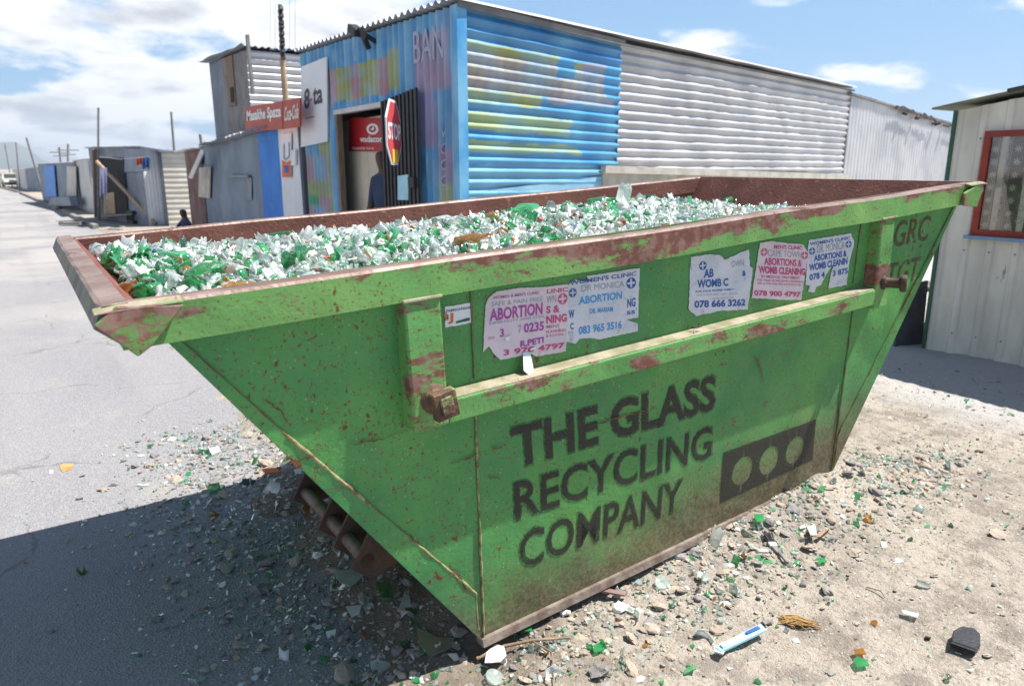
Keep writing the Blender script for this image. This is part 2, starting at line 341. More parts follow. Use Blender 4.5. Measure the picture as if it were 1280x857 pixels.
def road_mat():
    m, nt, b, out = newmat('old_asphalt'); co = coords(nt)
    c = mx(nt, ramp(nt, nz(nt, coords(nt, (1, .35, 1)), .55, 5, .6), .35, .65), (.27, .265, .275), (.225, .225, .24))
    v = nt.nodes.new('ShaderNodeTexVoronoi'); v.inputs['Scale'].default_value = 95; nt.links.new(co, v.inputs['Vector'])
    c = mx(nt, ramp(nt, v.outputs['Color'], .35, .8, 0, .55), c, (.36, .345, .33))
    c = mx(nt, ramp(nt, nz(nt, co, 150, 2, .6), .58, .66, 0, .8), c, (.09, .09, .10))
    c = mx(nt, ramp(nt, nz(nt, co, 1.3, 6, .7), .55, .75, 0, .5), c, (.40, .36, .31))      # blown sand
    g = nt.nodes.new('ShaderNodeSeparateXYZ'); nt.links.new(co, g.inputs[0])
    # pale sandy bands crossing the street further up
    s = nz(nt, coords(nt, (.28, .42, 1)), 1.0, 6, .65, .6); far = ramp(nt, g.outputs[1], 7, 14)
    c = mx(nt, mth(nt, 'MULTIPLY', ramp(nt, s, .40, .66), mth(nt, 'MULTIPLY', far, .8)), c, (.40, .375, .35))
    c = mx(nt, ramp(nt, nz(nt, coords(nt, (1, .4, 1)), 3.2, 4, .6), .66, .73, 0, .35), c, (.13, .13, .14))
    c = mx(nt, ramp(nt, nz(nt, coords(nt, (1.6, .08, 1)), 1.2, 3, .5), .5, .7, 0, .28), c, (.17, .165, .17))       # tyre-darkened lanes
    vc = nt.nodes.new('ShaderNodeTexVoronoi'); vc.feature = 'DISTANCE_TO_EDGE'; vc.inputs['Scale'].default_value = .55; nt.links.new(nt_dist2(nt, co), vc.inputs['Vector'])
    c = mx(nt, mth(nt, 'MULTIPLY', ramp(nt, vc.outputs['Distance'], .010, .002), ramp(nt, nz(nt, co, .9, 3), .50, .57, 0, .38)), c, (.08, .08, .085))
    nt.links.new(c, b.inputs['Base Color']); b.inputs['Roughness'].default_value = .9; b.inputs['Specular IOR Level'].default_value = .2
    h = mth(nt, 'ADD', mth(nt, 'MULTIPLY', v.outputs['Distance'], 1.2), nz(nt, co, 40, 4)); bumpn(nt, b, h, .55, .006); return m
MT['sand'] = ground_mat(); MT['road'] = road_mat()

# ------------------------------------------------------------------ world, sun, camera
SUN = V((.48, -.20, 1)).normalized()
w = bpy.data.worlds.new('World'); sc.world = w; w.use_nodes = True; nt = w.node_tree; nt.nodes.clear()
wo = nt.nodes.new('ShaderNodeOutputWorld'); bg = nt.nodes.new('ShaderNodeBackground'); nt.links.new(bg.outputs[0], wo.inputs[0])
sky = nt.nodes.new('ShaderNodeTexSky'); sky.sky_type = 'NISHITA'; sky.sun_disc = False
sky.sun_elevation = math.asin(SUN.z); sky.sun_rotation = math.atan2(SUN.x, SUN.y); sky.air_density = 1.0; sky.dust_density = .6; sky.ozone_density = 1.5
tc = nt.nodes.new('ShaderNodeTexCoord'); sep = nt.nodes.new('ShaderNodeSeparateXYZ'); nt.links.new(tc.outputs['Generated'], sep.inputs[0])
X, Y, Z = sep.outputs[0], sep.outputs[1], sep.outputs[2]
# clouds live on a flat layer overhead: direction / (height + small) gives their perspective
zz = mth(nt, 'ADD', mth(nt, 'MAXIMUM', Z, 0.0), .24)
cmb = nt.nodes.new('ShaderNodeCombineXYZ'); nt.links.new(mth(nt, 'DIVIDE', X, zz), cmb.inputs[0]); nt.links.new(mth(nt, 'DIVIDE', Y, zz), cmb.inputs[1])
cn = nz(nt, cmb.outputs[0], 1.9, 10, .55, .15)
az = mth(nt, 'ADD', mth(nt, 'MULTIPLY', X, -.83), mth(nt, 'MULTIPLY', Y, .56))      # + towards the street side (left), - to the right
cov = mth(nt, 'ADD', cn, ramp(nt, az, -.35, .45, -.04, .105))
low = ramp(nt, Z, .02, .10, .09, 0.0); cov = mth(nt, 'ADD', cov, low)
hi = ramp(nt, Z, .26, .5, 0, .3); cov = mth(nt, 'SUBTRACT', cov, hi)
cmask = ramp(nt, cov, .485, .60)
shade = nz(nt, cmb.outputs[0], 2.4, 7, .55, .2)
ccol = mx(nt, ramp(nt, mth(nt, 'ADD', shade, mth(nt, 'MULTIPLY', mth(nt, 'SUBTRACT', cov, .62), .5)), .48, .70), (8.6, 8.7, 8.8), (4.7, 5.0, 5.5))
pale = mx(nt, ramp(nt, Z, .12, .5, .62, .0), sky.outputs[0], (2.1, 4.4, 7.4))
col = mx(nt, cmask, pale, ccol)
nt.links.new(col, bg.inputs[0]); bg.inputs[1].default_value = .074
sl = bpy.data.lights.new('sun', 'SUN'); sl.energy = 5.0; sl.angle = rad(.53); sl.color = (1, .96, .90)
so = bpy.data.objects.new('sun', sl); COL.objects.link(so); so.rotation_euler = SUN.to_track_quat('Z', 'Y').to_euler(); so.location = (0, 0, 20)
cam = bpy.data.cameras.new('camera'); co_ = bpy.data.objects.new('camera', cam); COL.objects.link(co_); sc.camera = co_
cam.sensor_width = 36; cam.lens = 36 * FPX / 1280; cam.clip_end = 30000; cam.clip_start = .05
co_.location = O; co_.rotation_euler = (math.pi / 2 - PITCH, 0, -YAW)
cam.dof.use_dof = True; cam.dof.focus_distance = 3.0; cam.dof.aperture_fstop = 3.2
sc.render.resolution_x = 1024; sc.render.resolution_y = 685
sc.view_settings.view_transform = 'Standard'; sc.view_settings.look = 'None'; sc.view_settings.exposure = .84; sc.view_settings.gamma = 1

# ------------------------------------------------------------------ ground and road
EDGE = [(-60, 1.0), (3, 1.0), (6, 1.3), (15, 1.85), (24, 1.95), (38, 1.5), (69, .2), (100, -2), (200, -8), (1200, -60)]
def edge(y):
    for (a, xa), (b, xb) in zip(EDGE, EDGE[1:]):
        if y <= b: return xa + (xb - xa) * (y - a) / (b - a)
    return EDGE[-1][1]
def sst(a, b, x):
    t = max(0, min(1, (x - a) / (b - a))); return t * t * (3 - 2 * t)
RZ = -.08
def gz(x, y):
    e = edge(y); n = N.noise(V((x * 1.1, y * 1.1, 3)));
    near = 1 - sst(9, 14, y)
    edge_n = N.noise(V((x * 2.2, y * 2.2, 9))) * .35 * near + N.noise(V((x * 7, y * 7, 1))) * .07 * near
    t = sst(e - .30 * near - .05, e + .40, x + edge_n)
    z = RZ - .03 + t * .105
    z += .115 * sst(1.6, 3.8, x) * near
    if near > 0 and t > .02:
        z += t * (.016 * n + .010 * N.noise(V((x * 4, y * 4, 0))) + .009 * N.noise(V((x * 13, y * 13, 5))) + .008 * max(0, N.noise(V((x * 30, y * 30, 8)))) * (1 + 1.5 * math.exp(-((y - 1.8) / .35) ** 2)))
        # soil spilled and heaped along the foot of the skip
        d = max(0, abs(x - 2.35) - 1.15); z += .085 * t * math.exp(-(d / .35) ** 2) * math.exp(-((y - 2.02) / .24) ** 2) * sst(1.9, 3.0, x) * (.8 + .5 * N.noise(V((x * 5, y * 5, 2))))
    return z
def axis(fine0, fine1, step, lo, hi):
    a = []; x = fine0
    while x <= fine1: a.append(x); x += step
    s = step; x = a[-1]
    while x < hi: s *= 1.35; x += s; a.append(min(x, hi))
    s = step; x = fine0; b = []
    while x > lo: s *= 1.35; x -= s; b.append(max(x, lo))
    return b[::-1] + a
xs = axis(.1, 6.0, .022, -1600, 3600); ys = axis(.55, 4.6, .022, -60, 3600)
# a little mid-distance resolution for the road edge
xs = sorted(set([round(x, 4) for x in xs] + [i * .25 for i in range(-8, 32)])); ys = sorted(set([round(y, 4) for y in ys] + [4.6 + i * .35 for i in range(60)] + [26 + i * 3 for i in range(40)]))
g = MB(); nx = len(xs)
g.add([(x, y, gz(x, y)) for y in ys for x in xs], [(j * nx + i, j * nx + i + 1, (j + 1) * nx + i + 1, (j + 1) * nx + i) for j in range(len(ys) - 1) for i in range(nx - 1)], 0, True)
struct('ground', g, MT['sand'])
r = MB(); yy = [-60, -10, 0, 3, 6, 10, 15, 20, 24, 30, 38, 50, 69, 85, 100, 150, 200, 1200]
vs = []
for y in yy:
    e = edge(y); near = 1 - sst(9, 14, y); vs += [(e - 9.5, y, RZ), (e + .02 + .8 * near, y, RZ)]
r.add(vs, [(2 * i, 2 * i + 1, 2 * i + 3, 2 * i + 2) for i in range(len(yy) - 1)]); struct('road', r, MT['road'])
# kerbs
for (y0, y1) in ((26.2, 36.5), (39.5, 68), (70, 96)):
    k = MB(); n = max(2, int((y1 - y0) / 1.0))
    for i in range(n):
        a = y0 + (y1 - y0) * i / n; b = y0 + (y1 - y0) * (i + 1) / n - .03
        k.hexa([(edge(a) - .0, a, RZ - .1), (edge(a) + .16, a, RZ - .1), (edge(b) + .16, b, RZ - .1), (edge(b), b, RZ - .1)],
               [(edge(a) + .01, a, RZ + .13), (edge(a) + .16, a, RZ + .13), (edge(b) + .16, b, RZ + .13), (edge(b) + .01, b, RZ + .13)])
    struct('kerb', k, MT['concrete'])
# mountain
mo = MB(); vs = []; nn = 90
for i in range(nn + 1):
    x = -1400 + 3200 * i / nn; t = i / nn
    prof = 78 * (1 - sst(20, 130, x)) * (1 + .05 * N.noise(V((x * .004, 0, 0)))) + 20 * (1 - sst(100, 1200, x)) * (.8 + .5 * N.noise(V((x * .006, 3, 0))))
    for j in range(9):
        f = j / 8; vs.append((x, 3150 - 260 * (1 - f) + 50 * N.noise(V((t * 26, f * 4, 2))), -2 + prof * f ** .8 + 2.5 * N.noise(V((t * 40, f * 5, 7)))))
    for j in range(3): vs.append((x, 3220 + 150 * j, max(-2, prof * (1 - (j + .2) / 2.2))))
m_ = 12
mo.add(vs, [(i * m_ + j, (i + 1) * m_ + j, (i + 1) * m_ + j + 1, i * m_ + j + 1) for i in range(nn) for j in range(m_ - 1)], 0, True)
struct('mountain', mo, MT['mount'])
hz = MB(); hz.box((-1700, -80, -4), (3700, 3700, 130)); hm = bpy.data.materials.new('haze_air'); hm.use_nodes = True; hm.node_tree.nodes.clear()
ho = hm.node_tree.nodes.new('ShaderNodeOutputMaterial'); hv = hm.node_tree.nodes.new('ShaderNodeVolumePrincipled'); hv.inputs['Color'].default_value = (.72, .84, 1, 1); hv.inputs['Density'].default_value = .00030; hv.inputs['Anisotropy'].default_value = .2
hm.node_tree.links.new(hv.outputs[0], ho.inputs['Volume']); tag(hz.build('haze', hm), 'thin pale blue haze that fades the far mountain', 'haze', kind='stuff')

# ------------------------------------------------------------------ the skip
LB, LT, HR, HT, WT, TP = 2.207, 4.0, 1.368, 1.479, 1.898, .065
ST = V((2.341, 1.966, .079)); SR = (rad(.3), rad(-3.3), 0)
skip = thing('rubbish_skip', 'big open green steel skip with rusty rim and stencilled black lettering, heaped with glass', 'skip', ST, SR)
SM = RM[skip.name]; SI = SM.inverted()
def loc(px, py, n, c):
    o = SI @ O; d = SI.to_3x3() @ ray(px, py); n = V(n); return o + d * ((c - n.dot(o)) / n.dot(d))
def face(px, py, off=0.0): return loc(px, py, (0, 1, TP / HR), TP - off)
def hu(w_): return LB / 2 + (LT - LB) / 2 * w_ / HR
def vi(w_): return TP * (1 - w_ / HR)
def ring(w_, ins): 
    a = hu(w_) - ins; b = vi(w_) + ins; return [V((-a, b, w_)), V((a, b, w_)), V((a, WT - b, w_)), V((-a, WT - b, w_))]
b = MB(); NS = 8
o0 = ring(0, 0); o1 = ring(HT, 0); i0 = ring(.012, .012); i1 = ring(HT, .012)
b.add(o0 + o1 + i0 + i1, [(0, 3, 2, 1)] + [(i, (i + 1) % 4, 4 + (i + 1) % 4, 4 + i) for i in range(4)], 0)
b.add(o0 + o1 + i0 + i1, [(8, 9, 10, 11)] + [(8 + (i + 1) % 4, 8 + i, 12 + i, 12 + (i + 1) % 4) for i in range(4)] + [(4 + i, 4 + (i + 1) % 4, 12 + (i + 1) % 4, 12 + i) for i in range(4)], 1)
# doubler plates along the sloping edges of both long sides
for side in (0, 1):
    for s in (-1, 1):
        def P(u, w_, off): 
            v = vi(w_) - off; return V((s * u, v if side == 0 else WT - v, w_))
        def poly(off): return [P(hu(.004) - .002, .004, off), P(hu(1.36) - .002, 1.36, off), P(1.965, 1.36, off), P(1.732, 1.031, off), P(1.127, .231, off), P(1.124, .06, off)]
        A = poly(0.001); B = poly(.007)
        if (s > 0) == (side == 0): A, B = A[::-1], B[::-1]
        n = 6; b.add(A + B, [list(range(n)), list(range(n, 2 * n))[::-1]] + [(i, n + i, n + (i + 1) % n, (i + 1) % n) for i in range(n)], 0)
b.build('body', [MT['body'], MT['inside']], skip, True)
def bead(pts, r, mi=0):
    out = []; wd = MB()
    for a, c in zip(pts, pts[1:]):
        a, c = V(a), V(c); k = max(2, int((c - a).length / .03))
        for i in range(k):
            p = a.lerp(c, i / k); out.append(p + V((random.uniform(-1, 1), 0, random.uniform(-1, 1))) * r * .25)
    out.append(V(pts[-1])); wd.tube(out, r, 6, 0, True, [r * random.uniform(.7, 1.25) for _ in out]); wd.build('weld_seam', MT['weldg' if mi else 'weld'], skip, True)
def F(u, w_, off=.004): return V((u, vi(w_) - off, w_))
bead([F(-1.958, 1.349), F(-1.732, 1.031)], .004, 1); bead([F(-1.732, 1.031), F(-1.50, .724)], .0065); bead([F(-1.50, .724), F(-1.36, .54)], .004, 1)
bead([F(-1.36, .54), F(-1.127, .231), F(-1.124, .07)], .0055)
bead([F(1.958, 1.349), F(1.127, .231), F(1.124, .07)], .004, 1); bead([F(1.7, 1.0), F(1.6, .86)], .007)
bead([F(-1.10, .03), F(-1.10, .93)], .0045); bead([F(-1.10, 1.06), F(-1.10, 1.36)], .004, 1); bead([F(1.112, .03), F(1.112, .92)], .0045, 1); bead([F(1.085, 1.06), F(1.085, 1.36)], .004, 1)
fl = MB(); fl.hexa([V((-LB / 2 - .01, TP - .022, -.012)), V((LB / 2 + .01, TP - .022, -.012)), V((LB / 2 + .01, TP + .03, -.012)), V((-LB / 2 - .01, TP + .03, -.012))],
                   [V((-LB / 2 - .01, TP - .014, .024)), V((LB / 2 + .01, TP - .014, .024)), V((LB / 2 + .01, TP + .03, .024)), V((-LB / 2 - .01, TP + .03, .024))])
fl.build('base_flange', MT['flange'], skip, True, .003)
# rim: near and far rails, end rails
def wob(mb_pts): return mb_pts
for nm, v0, v1 in (('rim_rail', -.055, .022), ('rim_rail', WT - .022, WT + .055)):
    rl = MB(); us = [-2.10 + 4.20 * i / 28 for i in range(29)]; pr = [(v0, 1.372), (v1, 1.372), (v1, 1.482), (v0, 1.482)]
    near = v0 < 0; vs = []
    cr = .006
    prof = [(v0, 1.374), (v0, 1.474, ), (v0 + cr, 1.482), (v1 - cr, 1.482), (v1, 1.474), (v1, 1.374)]
    for u in us:
        dz = .006 * N.noise(V((u * 1.3, v0 * 3, 0))) - .006 * (1 - (u / 2.1) ** 2); dv = .004 * N.noise(V((u * 2, v0, 5)))
        vs += [V((u, p[0] + dv, p[1] + dz)) for p in prof]
    n = 6
    for i in range(28):
        for k in range(n):
            k2 = (k + 1) % n; top = k in (1, 2, 3)
            rl.add([vs[i * n + k], vs[(i + 1) * n + k], vs[(i + 1) * n + k2], vs[i * n + k2]], [(0, 3, 2, 1)], 1 if top else (2 if k in ((4,) if near else (0,)) else (0 if near else (2 if k == 0 else 0))))
    rl.add(vs[:n], [list(range(n))], 0); rl.add(vs[-n:], [list(range(n))[::-1]], 0)
    rl.build('rim_rail', [MT['rail'], MT['top'], MT['inside']], skip, True)
for s in (-1, 1):
    er = MB(); prof = [(2.072, 1.386), (2.072, 1.486), (2.124, 1.484), (2.133, 1.478), (2.152, 1.435), (2.10, 1.386)]
    vv = [-.062 + (WT + .124) * i / 20 for i in range(21)]; vs = []
    for v in vv:
        for k, p in enumerate(prof):
            j = .005 * N.noise(V((v * 6, k, s))) if k in (2, 3) else 0; vs.append(V((s * (p[0] + j), v, p[1] + j * .6)))
    n = 6
    for i in range(20):
        for k in range(n):
            k2 = (k + 1) % n; er.add([vs[i * n + k], vs[(i + 1) * n + k], vs[(i + 1) * n + k2], vs[i * n + k2]], [(0, 1, 2, 3) if s < 0 else (3, 2, 1, 0)], {0: 2, 1: 1, 2: 1, 3: 0}.get(k, 0))
    er.add(vs[:n], [list(range(n))], 0); er.add(vs[-n:], [list(range(n))[::-1]], 0)
    er.build('end_rail', [MT['endrail'], MT['top'], MT['inside']], skip, True)
    # folded corner gussets
    for side in (0, 1):
        gs = MB()
        def Q(u, v, w_): return V((s * u, v if side == 0 else WT - v, w_))
        outer = [Q(2.152, -.088, 1.448), Q(2.10, -.084, 1.484), Q(1.955, -.088, 1.466), Q(2.035, -.094, 1.384), Q(2.075, -.094, 1.360)] if s < 0 else \
                [Q(2.085, -.088, 1.440), Q(2.05, -.084, 1.478), Q(1.885, -.088, 1.440), Q(1.885, -.094, 1.376), Q(2.03, -.094, 1.356)]
        if side: outer = [p - V((0, 0, .03)) for p in outer]
        gs.prism(outer if (s < 0) == (side == 0) else outer[::-1], (0, .014 if side == 0 else -.014, 0), 0)
        if side == 0: gs.hexa([Q(2.15, -.086, 1.470), Q(1.955, -.086, 1.470), Q(1.955, -.05, 1.478), Q(2.15, -.05, 1.482)], [Q(2.10, -.086, 1.478), Q(1.955, -.086, 1.476), Q(1.955, -.05, 1.486), Q(2.10, -.05, 1.488)], 1)
        gs.build('corner_gusset', [MT['gusset'], MT['ledge']], skip, True, .003)
# side posts, bar, pins on both long sides
for side in (0, 1):
    def Q(u, v, w_): return V((u, v if side == 0 else WT - v, w_))
    for s, u0, u1 in ((-1, -1.362, -1.238), (1, 1.176, 1.292)):
        p = MB(); wb = .955 if s < 0 else .925
        p.hexa([Q(u0, -.055, wb), Q(u1, -.055, wb), Q(u1, .04, wb), Q(u0, .04, wb)], [Q(u0, -.055, 1.376), Q(u1, -.055, 1.376), Q(u1, .02, 1.376), Q(u0, .02, 1.376)])
        p.build('side_post', MT['post'], skip, True, .008, 2)
        t = MB(); t.hexa([Q(u0 - .004, -.062, 1.368), Q(u1 + .004, -.062, 1.368), Q(u1 + .004, .0, 1.368), Q(u0 - .004, .0, 1.368)], [Q(u0 - .004, -.060, 1.377), Q(u1 + .004, -.060, 1.377), Q(u1 + .004, .0, 1.377), Q(u0 - .004, .0, 1.377)])
        t.build('weld_cap', MT['ledge'], skip, True, .002)
        pin = MB(); uc = -1.285 if s < 0 else 1.24; wc = 1.052
        rot = M.Translation(Q(uc, -.05, wc)) @ Euler((rad(90 if side == 0 else -90), 0, 0)).to_matrix().to_4x4()
        if s > 0: rot = rot @ Euler((0, rad(28), 0)).to_matrix().to_4x4()
        pin.lathe([(0, -.01), (.036, -.01), (.036, .012), (.026, .014), (.026, .075), (.041, .077), (.044, .085), (.044, .100), (.040, .106), (0, .106)] if s > 0 else
                  [(0, -.01), (.05, -.01), (.05, .008), (.034, .012), (.031, .05), (.03, .062)], rot, 8 if s > 0 else 14)
        if s < 0:
            r2 = rot @ Euler((0, 0, rad(8))).to_matrix().to_4x4(); pin.box((-.04, -.045, .05), (.04, .045, .085), 0, r2); pin.box((-.022, -.03, .085), (.022, .03, .093), 0, r2)
        pin.build('lifting_pin', MT['rustdark'] if s > 0 else surf('rusty_pin', (.17, .10, .06), (.10, .055, .04), 25, .7, .2, .5, 80, (.2, .25, .1), 18, .55), skip, True, .004 if s < 0 else .002)
    br = MB(); br.hexa([Q(-1.238, -.055, .955), Q(1.176, -.055, .948), Q(1.176, .03, .955), Q(-1.238, .03, .962)], [Q(-1.238, -.055, 1.034), Q(1.176, -.055, 1.026), Q(1.176, .03, 1.030), Q(-1.238, .03, 1.038)])
    br.build('side_bar', MT['bar'], skip, True, .006, 2)
    dz = MB(); dz.hexa([Q(-1.236, -.050, 1.0365), Q(1.17, -.050, 1.0285), Q(1.17, .02, 1.031), Q(-1.236, .02, 1.039)], [Q(-1.236, -.047, 1.040), Q(1.17, -.047, 1.032), Q(1.17, .02, 1.036), Q(-1.236, .02, 1.045)])
    dz.build('dust_ledge', MT['ledge'], skip, True)
# hook bracket under the road-side slope
nn = V((-HR, 0, -(LT - LB) / 2)).normalized(); tt = V(((LT - LB) / 2, 0, -HR)).normalized(); b0 = V((-LB / 2, 0, 0))
for v in (.30, .49, .66, .98):
    hk = MB()
    pts = [b0 + tt * a + nn * c + V((0, v, 0)) for a, c in ((-.56, .0), (-.37, .0), (-.415, .115), (-.50, .135))]
    hk.prism(pts, (0, .012, 0)); hk.build('hook_plate', MT['rustdark'], skip, True)
rd = MB(); c = b0 + tt * -.48 + nn * .075; rd.tube([c + V((0, .30, 0)), c + V((0, .99, 0))], .028, 14); rd.build('hook_rod', surf('worn_rod', (.19, .14, .12), (.12, .08, .06), 12, .6, .3, .3, 60), skip, True)
# stencilled lettering
L1 = MB(); L2 = MB()
def FS(u, w_, off): return V((u, vi(w_) - off, w_))
for s, bl, br_, tl, bd in (('THE GLASS', (-.945, .677), (.122, .636), (-.955, .842), .022), ('RECYCLING', (-.945, .468), (.119, .405), (-.948, .622), .008), ('COMPANY', (-.930, .248), (-.060, .192), (-.925, .408), .010)):
    text_to(L1, s, FS(*bl, .0022), FS(*br_, .0022), FS(*tl, .0022), 0, bd)
    dx = .010
    text_to(L2, s, FS(bl[0] - dx, bl[1] - dx, .0014), FS(br_[0] + dx, br_[1] - dx, .0014), FS(tl[0] - dx, tl[1] + dx, .0014), 0, bd + .03)
L2.build('overspray', MT['haloink'], skip, True); L1.build('lettering', MT['ink'], skip, True)
# logo: dark panel with three lamp-like discs left green
cu = bpy.data.curves.new('logo', 'CURVE'); cu.dimensions = '2D'; cu.fill_mode = 'BOTH'
def spl(pts):
    s = cu.splines.new('POLY'); s.points.add(len(pts) - 1); s.use_cyclic_u = True
    for q, p in zip(s.points, pts): q.co = (p[0], p[1], 0, 1)
spl([(.204, .402), (.912, .380), (.960, .395), (.921, .146), (.208, .137)][:2] + [(.921, .146), (.208, .137)])
for cx_, cy_ in ((.354, .263), (.553, .258), (.757, .253)):
    pts = [(cx_ + .073 * math.sin(2 * math.pi * k / 28), cy_ + .073 * math.cos(2 * math.pi * k / 28)) for k in range(28)]
    pts = [p for p in pts]
    k = 14; pts[k:k + 1] = [(cx_ + .007, cy_ - .073), (cx_ + .006, .148), (cx_ - .006, .148), (cx_ - .007, cy_ - .073)]
    pts[0:1] = [(cx_ - .004, cy_ + .073), (cx_ - .003, .375), (cx_ + .003, .375), (cx_ + .004, cy_ + .073)]
    spl(pts)
ob = bpy.data.objects.new('logo', cu); COL.objects.link(ob)
me = bpy.data.meshes.new_from_object(ob.evaluated_get(bpy.context.evaluated_depsgraph_get())); lg = MB()
lg.add([FS(v.co.x, v.co.y, .002) for v in me.vertices], [list(p.vertices) for p in me.polygons]); bpy.data.objects.remove(ob)
lg.build('logo_panel', MT['logoink'], skip, True)
gr = MB(); text_to(gr, 'GRC', FS(1.40, 1.20, .003), FS(1.74, 1.20, .003), FS(1.41, 1.335, .003), 0, .01); gr.build('scrawl', MT['scrawl'], skip, True); gr = MB(); text_to(gr, 'TGT', FS(1.38, .99, .003), FS(1.70, .99, .003), FS(1.39, 1.12, .003), 0, .01)
gr.build('scrawl', MT['scrawl'], skip, True)

# long rusty scrapes gouged in the paint
for pts, w_ in (([(434, 557), (455, 553), (478, 548), (508, 537)], .005), ([(562, 579), (585, 573), (604, 563)], .005), ([(613, 565), (621, 560), (628, 558)], .006), ([(735, 533), (770, 523), (805, 513), (812, 516)], .006), ([(944, 444), (950, 456), (955, 478)], .007),
                ([(357, 571), (368, 577), (378, 586)], .018), ([(372, 576), (388, 571), (398, 569)], .004), ([(566, 712), (576, 722), (583, 737)], .012), ([(610, 598), (618, 596), (626, 598)], .005), ([(405, 613), (430, 610)], .003), ([(1046, 560), (1044, 575), (1040, 590)], .010), ([(1052, 480), (1048, 540)], .005), ([(330, 500), (350, 512), (362, 530)], .006), ([(870, 640), (905, 628), (940, 612)], .004), ([(1000, 505), (985, 530), (988, 560)], .005)):
    q = [face(*p, .0085) for p in pts]; f_ = []
    for a, c in zip(q, q[1:]):
        for i in range(6): f_.append(a.lerp(c, i / 6) + V((random.uniform(-1, 1), 0, random.uniform(-1, 1))) * .0035)
    f_.append(q[-1]); L_, R_s = [], []
    for i, p in enumerate(f_):
        d = (f_[min(i + 1, len(f_) - 1)] - f_[max(0, i - 1)]).normalized(); nn_ = V((-d.z, 0, d.x)); hw = w_ * .5 * random.uniform(.3, 1.3) * (math.sin(math.pi * (i + .5) / len(f_)) ** .5)
        L_.append(p + nn_ * hw); R_s.append(p - nn_ * hw)
    sm = MB(); n = len(f_); sm.add(L_ + R_s, [(i, i + 1, n + i + 1, n + i) for i in range(n - 1)]); sm.build('rust_scrape', MT['scrape'], skip, True)
# posters pasted on the near side
def crop1(x, y): return (590 + x / 5.333, 320 + y / 5.333)
def crop2(x, y): return (840 + x / 4.267, 280 + y / 4.267)
def poster(name, label, cr, outline, paper, texts, discs=(), off=.004, cat='poster', extra=None):
    c = sum((face(*cr(*p), off) for p in outline), V()) / len(outline); lo = min(face(*cr(*p), off).z for p in outline)
    base = SM @ V((c.x, c.y, lo)); root = thing(name, label, cat, base, SR)
    A = M.LocRotScale(base, Euler(SR), None)
    # jagged torn edge
    pts = []
    for p, q in zip(outline, outline[1:] + outline[:1]):
        k = max(1, int(math.hypot(q[0] - p[0], q[1] - p[1]) / 14))
        for i in range(k):
            j = 2.2 if i else 0
            pts.append((p[0] + (q[0] - p[0]) * i / k + random.uniform(-j, j), p[1] + (q[1] - p[1]) * i / k + random.uniform(-j, j)))
    m = MB(); m.prism([SM @ face(*cr(*p), off) for p in pts][::-1], (SM.to_3x3() @ V((0, .0012, 0)))); m.build('sheet', paper, root)
    by = {}
    for t in texts:
        s, x0, yb, x1, yb1, yt, mk, bd = t
        mb = by.setdefault(mk, MB()); BL = face(*cr(x0, yb), off + .0012); BR = face(*cr(x1, yb1), off + .0012); TL = face(*cr(x0 + .0, yt), off + .0012)
        text_to(mb, s, SM @ BL, SM @ BR, SM @ TL, 0, bd)
    for x, y, r0, mk in discs:
        mb = by.setdefault(mk, MB()); c0 = SM @ face(*cr(x, y), off + .0012); ex = (SM @ face(*cr(x + r0, y - r0 * .13), off + .0012)) - c0; ey = (SM @ face(*cr(x, y - r0 * 1.15), off + .0012)) - c0
        disc(mb, c0, ex, ey, .82, 1.0)
        for sgn in (1, -1):   # quadrants around a white cross
            for s2 in (1, -1):
                mb.add([c0 + ex * .2 * sgn + ey * .2 * s2, c0 + ex * .82 * sgn + ey * .2 * s2, c0 + ex * .6 * sgn + ey * .6 * s2, c0 + ex * .2 * sgn + ey * .82 * s2], [(0, 1, 2, 3)])
    for mk, mb in by.items(): mb.build('lettering', MT[mk], root)
    if extra: extra(root)
    return root
def strip(root):
    s = MB(); pr = [crop1(340, 640), crop1(388, 640), crop1(415, 775), crop1(392, 803), crop1(345, 762)]
    offs = (.008, .008, .03, .045, .04); s.prism([SM @ face(*p, o) for p, o in zip(pr, offs)][::-1], (0, .001, 0)); s.build('peeling_strip', MT['white'], root)
    f = MB(); pr = [crop1(222, 540), crop1(255, 532), crop1(250, 560), crop1(228, 562)]; f.prism([SM @ face(*p, .012) for p in pr][::-1], (0, .001, 0))
    pr = [crop1(395, 615), crop1(430, 602), crop1(425, 620), crop1(398, 628)]; f.prism([SM @ face(*p, .012) for p in pr][::-1], (0, .001, 0)); f.build('torn_flap', MT['white'], root)
poster('poster', 'blue DR MONICA poster with an ABORTION slip over it, touching the leftmost pink poster', crop1,
  [(628, 200), (655, 182), (690, 155), (740, 170), (775, 165), (765, 132), (940, 106), (1118, 80), (1112, 250), (1108, 408), (1030, 425), (1106, 450), (1106, 500), (850, 555), (780, 545), (715, 553), (688, 585), (630, 570)], MT['paper'],
  [("WOMEN'S CLINIC", 652, 195, 1095, 130, 165, 'blue', .02), ('DR MONICA', 730, 238, 1015, 205, 196, 'grey', 0), ('ABORTION', 712, 325, 1000, 285, 272, 'cyan', .03), ('DR. MARIAM', 785, 385, 940, 368, 352, 'cyan', .03),
   ('083 965 3516', 712, 525, 998, 482, 470, 'cyan', .03), ('NG', 1036, 345, 1090, 335, 285, 'blue', .03), ('55', 1032, 392, 1088, 384, 368, 'blue', .03), ('W', 645, 418, 682, 412, 362, 'blue', .03), ('C', 655, 490, 678, 487, 448, 'blue', .03), ('FO', 643, 522, 676, 518, 502, 'grey', 0)],
  [(1062, 180, 32, 'blue'), (672, 245, 26, 'blue')], off=.0035)
